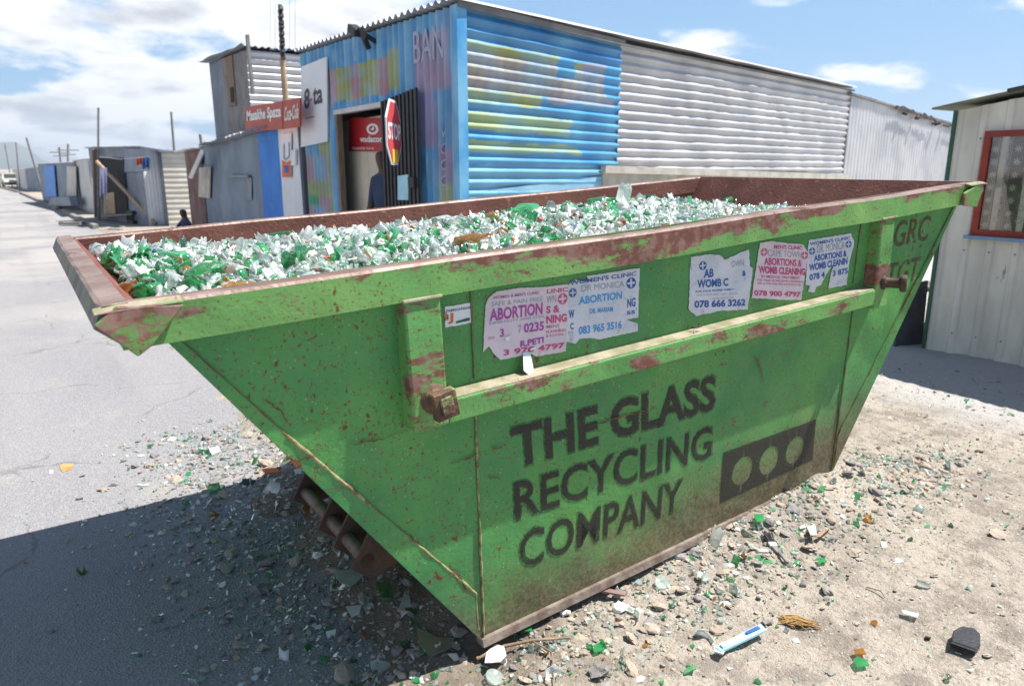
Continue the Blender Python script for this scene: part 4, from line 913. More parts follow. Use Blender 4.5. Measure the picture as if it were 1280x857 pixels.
def front_paint(y0, y1, z0, z1):
    def f(a, c):
        return fade(g_(a, c), (.30, .48, .64), a * (y1 - y0) + y1, c * 2)
    def g_(a, c):
        y = y0 + (y1 - y0) * a; z = z0 + (z1 - z0) * c; q = jit(y, z, 2); y += q * 2; z += q
        u = (LY - y) / (LY - C0.y)
        base = SB if int(u * 40) % 3 else LBc
        if .80 < u < .965 and 2.55 < z < 3.12: return (.42, .28, .42)
        if .10 < u < .72 and 2.62 < z < 3.02: return OL if int(u * 17) % 3 != 1 else PK
        if u < .20 and z < 1.9: 
            if 1.35 < z < 1.55: return OL
            if 1.2 < z <= 1.35: return (.03, .35, .12) if u < .1 else PK
            return LBc if int(u * 50) % 2 else PK
        if .12 < u < .22 and z < 2.3: return OL
        if .90 < u < .965 and z < 1.95 and z > 1.0: return OL if z < 1.6 else (.35, .25, .42)
        if u > .78 and 1.95 < z < 2.5: return (.30, .26, .45) if u < .9 else base
        return base
    return f
m = MB()   # front wall facing the street: panels left of, above and right of the doorway
FB = -.02
def zt(y): return H0 + (HL - H0) * (y - C0.y) / (LY - C0.y)
for (y1, y0, z0, z1a, z1b, sd) in ((LY, DY1, FB, None, None, 1), (DY1, DY0, DZ, None, None, 2), (DY0, C0.y, FB, None, None, 3)):
    sheet(m, (XW, y1, z0), (XW, y0, z0), (XW, y0, zt(y0)), (XW, y1, zt(y1)), 'v', .148, .032, front_paint(y1, y0, z0, zt(y0)), 46, seed=0, dent=.004)
m.build('front_wall', MT['muraldull'], shop)
def side_paint(a, c):
    return fade(side_raw(a, c), (.22, .52, .72), a * 2.6, c * 2.4)
def side_raw(a, c):
    s = a * S1; z = .9 + c * (3.30 - .9); q = jit(s, z, 3); s += q * 2; z += q
    if z > 3.02: return DB
    if z < 1.62: return LBc
    if 2.55 < z < 3.0 and s < 2.3: 
        if s > 1.45 and z > 2.78 and s < 1.75: return SB
        if s > 1.9 and z > 2.9 - (2.2 - s): return (.34, .30, .40)
        return ((.42, .32, .36) if (int(s * 14) % 2) else (.44, .42, .30)) if z < 2.92 else OL
    if 2.42 < z < 2.58 and s < 1.2: return OL
    if 2.5 < z <= 2.62 and 1.3 < s < 2.45: return (.36, .34, .42)
    if 2.13 < z < 2.33 and s < 1.7: return PLG
    if 1.93 < z < 2.03 and s < 1.9: return PLG
    return SB if (z > 1.8) else LBc
m = MB(); sheet(m, wp(0, .9), wp(S1, .9), wp(S1, 3.23), wp(0, 3.30), 'h', .112, .018, side_paint, 60, seed=4, dent=.005); m.build('painted_side_wall', MT['mural'], shop)
m = MB(); sheet(m, wp(0, -.02, .012), wp(2.28, -.02, .012), wp(2.28, 1.66, .012), wp(0, 1.50, .012), 'h', 2, .004, None, 20, seed=4, dent=.006); m.build('skirting', MT['skyblue'], shop)
m = MB(); sheet(m, wp(S1 - .03, 1.6, -.012), wp(S2, 1.6, -.012), wp(S2, 3.19, -.012), wp(S1 - .03, 3.23, -.012), 'h', .112, .018, None, 60, seed=9, dent=.02); m.build('grey_side_wall', MT['galv'], shop)
m = MB(); m.hexa([wp(2.24, 1.70, .02), wp(S2 + .2, 1.55, .02), wp(S2 + .2, 1.55, .10), wp(2.24, 1.70, .10)], [wp(2.24, 1.79, .02), wp(S2 + .2, 1.64, .02), wp(S2 + .2, 1.64, .10), wp(2.24, 1.79, .10)])
m.hexa([wp(2.28, -.02, -.01), wp(S2, -.02, -.01), wp(S2, -.02, .03), wp(2.28, -.02, .03)], [wp(2.28, 1.71, -.01), wp(S2, 1.56, -.01), wp(S2, 1.56, .03), wp(2.28, 1.71, .03)]); m.build('lower_panel', MT['beam'], shop)
m = MB(); sheet(m, wp(0, .9, -.6), wp(0, .9, -.61), wp(0, 1, -.61), wp(0, 1, -.6), 'v', 1, 0)
m = MB()   # corner flashing
m.hexa([V((XW - .03, 6.64, -.02)), V((XW - .03, 6.53, -.02)), V((XW + .09, 6.545, -.02)), V((XW + .09, 6.66, -.02))], [V((XW - .03, 6.64, 3.30)), V((XW - .03, 6.53, 3.30)), V((XW + .09, 6.545, 3.30)), V((XW + .09, 6.66, 3.30))]); m.build('corner_trim', surf('corner_blue', SB, LBc, 2, .5), shop)
# back and far side walls, roof
BK = V((LY - C0.y) * V((-math.sin(rad(10)), math.cos(rad(10)), 0)))
pL = V((XW, LY, 0)); pR = wp(S2, 0); pRB = pR + BK * .95; pLB = V((XW + .6, LY + .1, 0))
m = MB(); sheet(m, pRB + V((0, 0, -.05)), V((XW, LY, -.05)), V((XW, LY, HL)), pRB + V((0, 0, 3.25)), 'v', .15, .015, None, 6); sheet(m, pR + V((0, 0, -.05)), pRB + V((0, 0, -.05)), pRB + V((0, 0, 3.25)), pR + V((0, 0, 3.19)), 'v', .15, .015, None, 6); m.build('back_wall', MT['galv'], shop)
m = MB(); ov = .10
r0 = V((XW - ov, 6.57 - .10, H0 + .045)); r1 = wp(S2 + .05, 3.235, .09); r2 = pRB + V((0, 0, 3.30)); r3 = V((XW - ov, LY + .05, HL + .045))
sheet(m, r3, r0, r1, r2, 'v', .148, .022, None, 30, seed=2, dent=.004); m.build('roof', MT['galv'], shop)
m = MB(); m.hexa([wp(-.02, 3.27, .03), wp(S1, 3.20, .03), wp(S1, 3.20, .06), wp(-.02, 3.27, .06)], [wp(-.02, 3.33, .03), wp(S1, 3.26, .03), wp(S1, 3.26, .06), wp(-.02, 3.33, .06)])
m.hexa([wp(S1, 3.20, .03), wp(S2, 3.16, .03), wp(S2, 3.16, .06), wp(S1, 3.20, .06)], [wp(S1, 3.225, .03), wp(S2, 3.185, .03), wp(S2, 3.185, .06), wp(S1, 3.225, .06)]); m.build('eave_batten', MT['board'], shop)
# doorway: frame, cream panel inside, floor, dark interior
m = MB(); fw = .07
m.box((XW - .02, DY1 - fw, -.02), (XW + .06, DY1, DZ)); m.build('door_post', MT['wood'], shop)
m = MB(); m.box((XW - .03, DY0 - .05, DZ - .03), (XW + .06, DY1 + .02, DZ + .03)); m.build('door_head', MT['galv'], shop)
m = MB(); xi = XW + .26; 
for i in range(14): y_ = LY - .10 - i * .27; m.box((xi, y_ - .262, .0), (xi + .03, y_, 2.42))
m.build('inner_partition', MT['cpanel'], shop)
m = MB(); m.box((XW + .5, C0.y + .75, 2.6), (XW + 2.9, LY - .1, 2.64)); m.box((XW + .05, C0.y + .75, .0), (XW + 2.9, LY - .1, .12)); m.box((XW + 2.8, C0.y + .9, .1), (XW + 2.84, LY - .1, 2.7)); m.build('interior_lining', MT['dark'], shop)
# open slatted gate leaf swung back against the wall
gt = MB(); ga = V((XW - .10, DY0 + .02, 0)); gb = V((XW - .12, atx(532, 108, XW).y, 0)); zb = .35
top0, top1 = atx(492, 124, XW - .1).z, atx(532, 108, XW - .1).z
n = 9
for i in range(n + 1):
    t = i / n; p = ga.lerp(gb, t); zt_ = top0 + (top1 - top0) * t; gt.box((p.x - .012, p.y - .02, zb), (p.x + .012, p.y + .02, zt_))
gt.build('gate_bars', MT['black'], shop)
m = MB()
m.hexa([ga + V((.014, 0, zb)), gb + V((.014, 0, zb)), gb + V((.03, 0, zb)), ga + V((.03, 0, zb))], [ga + V((.014, 0, top0)), gb + V((.014, 0, top1)), gb + V((.03, 0, top1)), ga + V((.03, 0, top0))]); m.build('gate_sheet', MT['bluegrey'], shop)
m = MB(); m.box((XW - .17, gb.y + .02, 1.55), (XW - .13, gb.y + .16, 1.66)); m.build('gate_lock', MT['black'], shop)
m = MB(); q = [atx(x, y, XW - .13) for x, y in ((497, 220), (510, 218), (510, 250), (497, 250))]; m.prism(q, (.01, 0, 0)); m.build('gate_notice', MT['cardblue'], shop)
# BAN graffiti and column of small letters on the mural
m = MB(); X_ = XW - .026
text_to(m, 'BAN', atx(517, 80, X_), atx(554, 72, X_), atx(516, 40, X_), 0, .0)
for i, ch in enumerate('VCCC'):
    text_to(m, ch, atx(551, 173 + i * 20, X_), atx(558, 172 + i * 20, X_), atx(551, 160 + i * 20, X_), 0, 0)
m.build('painted_letters', surf('faded_white_paint', (.42, .40, .52), (.30, .36, .50), 14), shop)
# signs
sg = thing('shop_sign', 'tall white sign reading 8ta at the left end of the blue mural front', 'sign', atx(395, 180, XW - .06))
X_ = XW - .06
m = MB(); q = [atx(x, y, X_) for x, y in ((376, 184), (409, 177), (408, 71), (376, 84))]; m.prism(q, (.02, 0, 0)); m.build('board', MT['white'], sg)
m = MB(); Xt = X_ - .004; text_to(m, '8', atx(380, 137, Xt), atx(387, 135, Xt), atx(380, 112, Xt), 0, .03); text_to(m, 'ta', atx(391, 132, Xt), atx(403, 129, Xt), atx(391, 110, Xt), 0, .03)
m.prism([atx(x, y, Xt) for x, y in ((382, 149), (393, 146), (393, 145), (382, 148))], (-.001, 0, 0)); m.build('lettering', MT['textk'], sg)
m = MB(); m.prism([atx(x, y, Xt) for x, y in ((387.6, 127), (390, 126.4), (390, 122.5), (387.6, 123))], (-.001, 0, 0)); m.build('dot', MT['magenta'], sg)
vs_ = thing('shop_sign', 'red phone-shop sign with white ring mark on the cream panel inside the doorway', 'sign', atx(455, 190, xi - .02))
Xv = xi - .025; m = MB(); m.prism([atx(x, y, Xv) for x, y in ((436, 189), (490, 190), (490, 148), (436, 147))], (.015, 0, 0)); m.build('board', MT['vred'], vs_)
m = MB(); Xv -= .004; text_to(m, 'vodacom', atx(450, 178, Xv), atx(481, 178, Xv), atx(450, 170, Xv), 0, .03); text_to(m, 'Available here', atx(440, 187, Xv), atx(467, 187, Xv), atx(440, 183.5, Xv), 0, 0)
c0 = atx(465.5, 161.5, Xv); ex = atx(473, 161.5, Xv) - c0; ey = atx(465.5, 154.5, Xv) - c0; disc(m, c0, ex, ey, .62, 1.0); disc(m, c0 + ey * .15, ex * .3, ey * .35, 0, 1.0, 0, 0, 12, -3.14, 1.57); m.build('lettering', MT['textw'], vs_)
Xs = XW - .62; pc_ = atx(491, 166, Xs); ss = thing('stop_sign', 'red octagonal stop sign with yellow tag, seen almost edge-on beside the shop doorway', 'stop sign', (Xs, pc_.y, pc_.z - .36))
vd = V((pc_.x, pc_.y, 0)).normalized(); aw = rad(77); ax = V((math.cos(aw) * vd.y + math.sin(aw) * vd.x, -math.cos(aw) * vd.x + math.sin(aw) * vd.y, 0)); an = ax.cross(V((0, 0, 1))); R_ = .335
def sg_(a, b_, o_=0.0): return pc_ + ax * a + V((0, 0, b_)) + an * o_
oc = [(R_ * math.cos(rad(22.5 + 45 * k)), R_ * math.sin(rad(22.5 + 45 * k))) for k in range(8)]
if an.dot(vd) > 0: an = -an
m = MB(); m.prism([sg_(*p) for p in oc], an * .012); m.build('plate', MT['textw'], ss)
m = MB(); m.prism([sg_(p[0] * .92, p[1] * .92, .014) for p in oc], an * .002); m.build('face', surf('stop_red', (.55, .05, .06), (.48, .05, .06), 4), ss)
m = MB(); text_to(m, 'STOP', sg_(-.27, -.07, .018), sg_(.27, -.07, .018), sg_(-.27, .09, .018), 0, .03); m.build('lettering', MT['textw'], ss)
m = MB(); m.prism([sg_(a, b_, .018) for a, b_ in ((-.12, -.29), (.12, -.29), (.12, -.16), (-.12, -.16))], an * .001); m.build('tag', MT['yellow'], ss)
m = MB(); m.bar(sg_(.0, .1, -.004), sg_(.0, .1, -.004) + vd * .62, .02); m.build('bracket', MT['black'], ss)
fl_ = thing('floodlight', 'small black floodlight bracketed to the roof edge over the mural front', 'floodlight', atx(447, 48, XW - .15))
p = atx(445, 40, XW - .22); m = MB(); m.bar(p + V((0, .12, .06)), p + V((0, -.10, -.03)), .12, .09); m.build('lamp_head', MT['black'], fl_, bevel=.01)
m = MB(); m.bar(p + V((0, -.08, 0)), V((XW, p.y - .12, p.z - .12)), .03, .05); m.bar(p + V((0, -.12, .03)), p + V((.1, -.12, -.2)), .04, .06); m.build('bracket', MT['black'], fl_)

# person in the doorway, back half-turned, arm hanging
def figure(name, label, joints, edges, mats, assign, root_i=0, sub=2):
    me = bpy.data.meshes.new(name); me.from_pydata([j[0] for j in joints], edges, []); ob = bpy.data.objects.new(name, me); COL.objects.link(ob)
    md = ob.modifiers.new('s', 'SKIN'); 
    for v, j in zip(me.skin_vertices[0].data, joints): v.radius = (j[1], j[2] if len(j) > 2 else j[1])
    me.skin_vertices[0].data[root_i].use_root = True
    ob.modifiers.new('d', 'SUBSURF').levels = sub
    nm = bpy.data.meshes.new_from_object(ob.evaluated_get(bpy.context.evaluated_depsgraph_get())); bpy.data.objects.remove(ob)
    for x in mats: nm.materials.append(x)
    for p in nm.polygons: p.material_index = assign(p.center); p.use_smooth = True
    o = bpy.data.objects.new(name, nm); COL.objects.link(o); tag(o, label, 'person'); return o
pj = [((0, 0, .95), .15, .12), ((0, 0, 1.15), .14, .11), ((0, 0, 1.38), .17, .12), ((0, 0, 1.50), .07), ((0, .02, 1.57), .06), ((0, .03, 1.68), .085, .10), ((0, .03, 1.76), .07),
      ((.20, 0, 1.42), .07), ((.27, .02, 1.16), .05), ((.26, .10, .92), .038), ((.25, .13, .80), .03), ((.25, .15, .73), .018),
      ((-.20, 0, 1.42), .07), ((-.26, .02, 1.16), .05), ((-.25, .08, .92), .038), ((-.25, .1, .80), .03), ((-.25, .12, .73), .018),
      ((.10, 0, .86), .09), ((.11, .01, .48), .065), ((.11, -.02, .10), .045), ((.11, .10, .03), .04),
      ((-.10, 0, .86), .09), ((-.11, .01, .48), .065), ((-.11, -.02, .10), .045), ((-.11, .10, .03), .04)]
pe = [(0, 1), (1, 2), (2, 3), (3, 4), (4, 5), (5, 6), (2, 7), (7, 8), (8, 9), (9, 10), (10, 11), (2, 12), (12, 13), (13, 14), (14, 15), (15, 16), (0, 17), (17, 18), (18, 19), (19, 20), (0, 21), (21, 22), (22, 23), (23, 24)]
def pas(c):
    if c.z > 1.50: return 0
    if abs(c.x) > .19 and c.z < 1.14: return 0
    if c.z > .92: return 1
    return 2 if c.z > .12 else 3
man = figure('person', 'person in a navy shirt standing in the shop doorway, head behind the stop sign', pj, pe, [MT['skin'], MT['shirt'], MT['textk'], MT['black']], pas)
pm = atx(481, 200, XW + .06); man.location = (pm.x, pm.y + .02, .12); man.rotation_euler = (0, 0, rad(100)); man.scale = (1.05, 1.05, 1.05)

# ---- grey shed joined to the rear of the shop, ragged roof edge
sh2 = [wp(S2 + .03, 0), wp(S3 + 1.5, 0), wp(S3 + 1.5, 0) + BK * .6, wp(S2 + .03, 0) + BK * .6]
zz0 = onw(1063, 118).z; zz1 = onw(1185, 158).z + .06
kk = (S3 + 1.5 - S2) / (15.59 - S2); zend = zz0 + (zz1 - zz0) * kk
shd = shack('lean_to_shed', 'pale corrugated shed with ragged roof edge, joined to the rear of the long shop', 'shed', [(p.x, p.y) for p in sh2], [zz0, zend, zend, zz0], [MT['galv']] * 4, 'vvvv', MT['board'], .12, -.05, .16)
m = MB(); random.seed(21)
for i in range(9):
    s = 10.9 + random.uniform(0, 5.2); z = zz0 + (zend - zz0) * (s - S2) / (S3 + 1.5 - S2); l = random.uniform(.3, 1.2)
    a = wp(s, z + random.uniform(-.05, .03), .10); b_ = wp(s + l, z + (zend - zz0) * l / 8 + random.uniform(-.10, .02), .12); m.bar(a, b_, .03, .035)
for i in range(6):
    s = 11.6 + random.uniform(0, 3.6); z = zz0 + (zend - zz0) * (s - S2) / (S3 + 1.5 - S2) - .1; p = wp(s, z, .10); pebble(m, p, random.uniform(.05, .11), 0)
m.build('roof_rubble', surf('charred_scraps', (.05, .045, .04), (.12, .09, .07), 6, .9), shd)
random.seed(12)
# ---- right-hand shack
xr = 6.9; yc = 3.27; gz0 = .07
rs = thing('cream_shack', 'cream sheet-metal shack with red framed lace-curtained window at right', 'shack', (8.2, 1.2, gz0))
zc0, zc1 = 2.24, 2.62
def rz(y): return 2.24 + (3.27 - y) * .155
m = MB(); sheet(m, (xr, yc, gz0 - .1), (xr, -2.2, gz0 - .1), (xr, -2.2, rz(-2.2)), (xr, yc, rz(yc)), 'v', .2, .011, None, 4, 'box', .003, spp=25); m.build('front_wall', MT['wall_w'], rs)
for v_ in m.v: pass
m = MB(); sheet(m, (xr + 3, yc, gz0 - .1), (xr, yc, gz0 - .1), (xr, yc, rz(yc)), (xr + 3, yc, rz(yc)), 'v', .2, .011, None, 4, 'box', .003, spp=25); m.build('side_wall', MT['wall_w'], rs)
m = MB(); sheet(m, (xr, -2.2, gz0 - .1), (xr + 3, -2.2, gz0 - .1), (xr + 3, -2.2, rz(-2.2)), (xr, -2.2, rz(-2.2)), 'v', .2, .011, None, 4, 'box', .003); sheet(m, (xr + 3, -2.2, gz0 - .1), (xr + 3, yc, gz0 - .1), (xr + 3, yc, rz(yc)), (xr + 3, -2.2, rz(-2.2)), 'v', .2, .011, None, 4, 'box', .003); m.build('back_wall', MT['wall_w'], rs)
m = MB(); m.hexa([(xr - .03, yc - .01, gz0 - .1), (xr + .02, yc - .01, gz0 - .1), (xr + .02, yc + .02, gz0 - .1), (xr - .03, yc + .02, gz0 - .1)], [(xr - .03, yc - .01, rz(yc)), (xr + .02, yc - .01, rz(yc)), (xr + .02, yc + .02, rz(yc)), (xr - .03, yc + .02, rz(yc))]); m.build('corner_trim', MT['darkgreen'], rs)
m = MB(); ra = [V((xr - .09, yc + .18, rz(yc) + .03)), V((xr - .09, -2.4, rz(-2.4) + .03)), V((xr + 3.2, -2.4, rz(-2.4) + .05)), V((xr + 3.2, yc + .18, rz(yc) + .05))]
sheet(m, *ra, 'h', .12, .010, None, 20, spp=5); lo_ = [p - V((0, 0, .012)) for p in ra]; m.add(lo_, [(3, 2, 1, 0)]); m.add(ra + lo_, [(0, 4, 5, 1), (1, 5, 6, 2), (2, 6, 7, 3), (3, 7, 4, 0)]); m.build('roof', surf('greenish_roof', (.22, .25, .16), (.14, .15, .12), 3, .7, 0, .2, 20), rs)
m = MB(); m.hexa([(xr - .13, 2.85, rz(2.85) + .05), (xr - .13, -1, rz(-1) + .05), (xr + 1, -1, rz(-1) + .05), (xr + 1, 2.85, rz(2.85) + .05)], [(xr - .13, 2.85, rz(2.85) + .075), (xr - .13, -1, rz(-1) + .075), (xr + 1, -1, rz(-1) + .075), (xr + 1, 2.85, rz(2.85) + .075)]); m.build('roof_patch', MT['rubber'], rs)
# window
wy1, wy0, wz0, wz1 = 3.005, 1.9, 1.19, 2.06; xf = xr - .045
win = MB(); f_ = .05
for a, c in (((xf, wy1 - f_, wz0), (xr + .02, wy1, wz1)), ((xf, wy0, wz0), (xr + .02, wy0 + f_, wz1)), ((xf, wy0 + f_, wz1 - f_), (xr + .02, wy1 - f_, wz1)), ((xf, wy0 + f_, wz0), (xr + .02, wy1 - f_, wz0 + f_))): win.box(a, c)
wf = win.build('window', MT['winred'], rs)
gm, gn, gb_, go = newmat('window_glass'); tr_ = gn.nodes.new('ShaderNodeBsdfTransparent'); gg_ = gn.nodes.new('ShaderNodeBsdfGlossy'); gg_.inputs['Roughness'].default_value = .03; gx_ = gn.nodes.new('ShaderNodeMixShader'); fr_ = gn.nodes.new('ShaderNodeFresnel'); fr_.inputs[0].default_value = 1.5
gn.links.new(mth(gn, 'ADD', fr_.outputs[0], .03), gx_.inputs[0]); gn.links.new(tr_.outputs[0], gx_.inputs[1]); gn.links.new(gg_.outputs[0], gx_.inputs[2]); gn.links.new(gx_.outputs[0], go.inputs[0])
m = MB(); m.box((xf + .02, wy0 + f_, wz0 + f_), (xf + .024, wy1 - f_, wz1 - f_)); m.build('pane', gm, wf)
m = MB(); m.box((xf + .040, wy0 + f_, wz0 + f_), (xf + .044, wy1 - f_, wz1 - f_)); m.build('dark_room', surf('room_behind_lace', (.10, .085, .075), (.16, .13, .11), 5, .9), wf)
m = MB(); random.seed(5)
yy_ = wy1 - .09; row = 0
while yy_ > wy0 + .1:
    k = 0
    z = wz0 + .09 + (.05 if row % 2 else 0)
    while z < wz1 - .08:
        c = V((xf + .034, yy_, z)); disc(m, c, V((0, -.015, 0)), V((0, 0, .015)), .35, 1, 0, 0, 10)
        for q in range(8):
            t = q * .785; d = V((0, -math.cos(t), math.sin(t))); m.tube([c + d * .013, c + d * .031], .0045, 4, 0, False)
        z += .105
    yy_ -= .085; row += 1
for yv in [wy1 - .11 - .012 * i for i in range(10)]: m.tube([V((xf + .036 + .002 * math.sin(yv * 300), yv, wz0 + .06)), V((xf + .036, yv + .01, wz1 - .06))], .0022, 4, 0, False)
m.build('lace_curtain', MT['lace'], wf)
m = MB(); m.box((xf - .05, wy0 - .05, wz0 - .03), (xr, wy1 + .03, wz0 - .002)); m.build('sill', MT['sill'], wf)
m = MB()
for i in range(22):
    y_ = yc - .1225 - i * .2 * 1.0 ; pass
for yv in [3.27 - .0225 - .2 * k for k in range(1, 16)]:
    for z in (.30, 1.05, 2.0): 
        if not (wy0 < yv < wy1 and 1.1 < z < 2.1): m.tube([V((xr - .018, yv, z)), V((xr - .008, yv, z))], .008, 6)
m.build('screws', MT['galvd'], rs)
# dark board leaning in the gap, rubble beyond
m = MB(); a = atz(1118, 441, .05); b_ = atz(1152, 437, .05); m.hexa([a, b_, b_ + V((.03, .03, 0)), a + V((.03, .03, 0))], [a + V((.05, .05, .62)), b_ + V((.05, .05, .66)), b_ + V((.08, .08, .66)), a + V((.08, .08, .62))])
single('leaning_board', m, MT['textk'], 'dark board leaning upright between the skip and the cream shack', 'board')
m = MB(); random.seed(31)
for i in range(60):
    p = V((random.uniform(8.3, 11.5), random.uniform(4.6, 7.2), 0)); pebble(m, V((p.x, p.y, gz(p.x, p.y) + .03)), random.uniform(.04, .2), 0)
tag(m.build('rubble', MT['stone']), 'pale rubble heaped behind the gap beside the cream shack', 'rubble', kind='stuff')
m = MB()
for i in range(260):
    p = V((random.uniform(7.2, 9.5), random.uniform(4.0, 6.0), 0)); z = gz(p.x, p.y); m.tube([V((p.x, p.y, z)), V((p.x + random.uniform(-.05, .05), p.y + random.uniform(-.05, .05), z + random.uniform(.03, .10)))], .003, 3)
tag(m.build('dry_weeds', surf('dry_weeds', (.30, .24, .10), (.2, .2, .07), 3)), 'sparse dry weeds on the sand between the shop and the cream shack', 'weeds', kind='stuff')
random.seed(13)

# ------------------------------------------------------------------ spaza shop, tall shack and the row up the street
Xp = 3.74
def yx(px, py=200, X0=None): return atx(px, py, X0 or Xp).y
ya, yb, yc_, yd, ye = yx(375), yx(350), yx(325), yx(272), yx(252)
sp = thing('spaza_shop', 'low spaza shop with grey, bright blue and white front panels under a red board', 'shop', (5.2, (ya + yd) / 2, 0))
ht = lambda px, py: atx(px, py, Xp).z
z1 = ht(350, 161); z2 = ht(325, 166); z3 = ht(272, 180)
for nm, yl, yr, zl, zr, mk, way in (('grey_panel', yd, yc_, z3, z2, 'bluegrey', 'v'), ('blue_panel', yc_, yb, z2, z1, 'bright', 'v'), ('white_panel', yb, ya + .02, z1, ht(375, 156), 'cream', 'v')):
    m = MB(); sheet(m, (Xp, yl, -.05), (Xp, yr, -.05), (Xp, yr, zr), (Xp, yl, zl), way, .15, .014 if nm != 'white_panel' else .003, None, 8, spp=6); m.build(nm, MT[mk] if nm != 'white_panel' else MT['white'], sp)
m = MB(); X1_ = 6.8
sheet(m, (X1_, ya + .02, -.05), (X1_, yd, -.05), (X1_, yd, z3), (X1_, ya + .02, z1), 'v', .15, .014, None, 4, spp=5); sheet(m, (Xp, ya + .02, -.05), (X1_, ya + .02, -.05), (X1_, ya + .02, z1), (Xp, ya + .02, z1), 'v', .15, .014, None, 4, spp=5); sheet(m, (X1_, yd, -.05), (Xp, yd, -.05), (Xp, yd, z3), (X1_, yd, z3), 'v', .15, .014, None, 4, spp=5); m.build('other_walls', MT['galvd'], sp)
m = MB(); sheet(m, (Xp - .28, yd + .4, z3 - .02), (Xp - .28, yb - .1, z1 + .03), (X1_, yb - .1, z1 + .25), (X1_, yd + .4, z3 + .25), 'v', .16, .02, None, 8, spp=6, seed=3, dent=.02); m.build('roof', MT['galv'], sp)
m = MB(); m.prism([atx(x, y, Xp - .03) for x, y in ((289, 222), (313, 222), (313, 219), (289, 219))], (-.05, 0, 0)); m.prism([atx(x, y, Xp - .02) for x, y in ((308, 250), (315, 250), (315, 222), (308, 222))], (-.01, 0, 0)); m.build('hatch', MT['galvd'], sp)
m = MB(); m.prism([atx(x, y, Xp - .02) for x, y in ((366, 207), (371.5, 206.5), (371.5, 187), (366, 188))], (-.03, 0, 0)); m.build('meter_box', MT['white'], sp)
# red signboard: two panels
Xb = Xp - .22
sb = thing('signboard', 'long red signboard lettered Masakhe Spaza beside a red soft-drink panel, on the spaza roof', 'signboard', atx(340, 160, Xb))
q = [(307, 165), (353, 161.5), (353, 126.5), (307, 134)]; m = MB(); m.prism([atx(x, y, Xb) for x, y in q], (.03, 0, 0)); m.build('board', MT['signred'], sb)
q = [(354, 161), (374.5, 158.5), (374.5, 122), (354, 126)]; m = MB(); m.prism([atx(x, y, Xb) for x, y in q], (.03, 0, 0)); m.build('drink_panel', MT['signred'], sb)
m = MB(); Xq = Xb - .006; text_to(m, 'Masakhe Spaza', atx(308.5, 155.5, Xq), atx(351, 150.5, Xq), atx(308.5, 138.5, Xq), 0, .035)
text_to(m, 'Coca-Cola', atx(355.5, 152, Xq), atx(373, 148, Xq), atx(355.5, 134, Xq), 0, .02, 0, .35); m.build('lettering', MT['textw'], sb)
pw = thing('drink_poster', 'narrow white and orange drinks poster on the white panel under the signboard', 'poster', atx(357, 221, Xp - .03))
m = MB(); m.prism([atx(x, y, Xp - .03) for x, y in ((352, 222), (364, 222), (364, 166), (352, 168))], (.005, 0, 0)); m.build('sheet', MT['white'], pw)
m = MB(); Xo = Xp - .034; m.prism([atx(x, y, Xo) for x, y in ((352.5, 221.5), (363.5, 221.5), (363.5, 200), (358, 203), (352.5, 200))], (.001, 0, 0)); m.build('orange_block', MT['orange'], pw)
m = MB(); Xo -= .003; m.prism([atx(x, y, Xo) for x, y in ((355.5, 216), (360.5, 216), (361, 207), (355, 207))], (.001, 0, 0)); m.build('picture', MT['cloth_b'], pw)
m = MB(); m.prism([atx(x, y, Xo) for x, y in ((354, 198), (357, 201), (362, 197), (362, 178), (360.5, 178), (360.5, 195), (357, 198), (355.5, 196), (355.5, 180), (354, 180))], (.001, 0, 0)); m.build('outline', MT['grey'], pw)
# tall two-storey shack
Xt = 3.95; yt0 = yx(312, 120, Xt); yt1 = yx(266, 120, Xt); hz0 = atx(312, 60, Xt).z; hz1 = atx(266, 77, Xt).z
ta = thing('tall_shack', 'narrow two-storey grey board and iron shack rising behind the red signboard', 'shack', (Xt + 1.3, (yt0 + yt1) / 2, 0))
ym = yt1 + (yt0 - yt1) * .38; y4 = yt1 + (yt0 - yt1) * .62
for nm, yl, yr, mk, way in (('iron_panel', yt1, ym, 'galvd', 'v'), ('board_panel', ym, yt0, 'board', 'v')):
    zl = hz1 + (hz0 - hz1) * (yl - yt1) / (yt0 - yt1); zr = hz1 + (hz0 - hz1) * (yr - yt1) / (yt0 - yt1)
    m = MB(); sheet(m, (Xt, yl, -.05), (Xt, yr, -.05), (Xt, yr, zr), (Xt, yl, zl), way, .12 if nm[0] == 'i' else .45, .016 if nm[0] == 'i' else .004, None, 4, spp=6); m.build(nm, MT[mk], ta)
m = MB(); m.box((Xt - .03, ym - .9, 3.0), (Xt + .0, ym - .35, 3.95)); 
wn = m.build('window', MT['wood'], ta)
m = MB(); m.box((Xt - .045, ym - .84, 3.06), (Xt - .032, ym - .60, 3.35)); m.build('opening', MT['dark'], wn)
m = MB(); sheet(m, (Xt, yt0, -.05), (Xt + 3.2, yt0, -.05), (Xt + 3.2, yt0, hz0), (Xt, yt0, hz0), 'h', .13, .02, None, 8, spp=7); m.build('side_wall', MT['galv'], ta)
m = MB(); sheet(m, (Xt + 3.2, yt0, -.05), (Xt + 3.2, yt1, -.05), (Xt + 3.2, yt1, hz1), (Xt + 3.2, yt0, hz0), 'v', .13, .02, None, 4, spp=5); sheet(m, (Xt + 3.2, yt1, -.05), (Xt, yt1, -.05), (Xt, yt1, hz1), (Xt + 3.2, yt1, hz1), 'v', .13, .02, None, 4, spp=5); m.build('back_wall', MT['galvd'], ta)
m = MB(); sheet(m, (Xt - .25, yt1 + .15, hz1 + .02), (Xt - .12, yt0 - .06, hz0 + .06), (Xt + 3.3, yt0 - .06, hz0 + .03), (Xt + 3.3, yt1 + .15, hz1 + .03), 'h', .13, .02, None, 8, spp=5, seed=8, dent=.05); m.build('roof', MT['galvd'], ta)
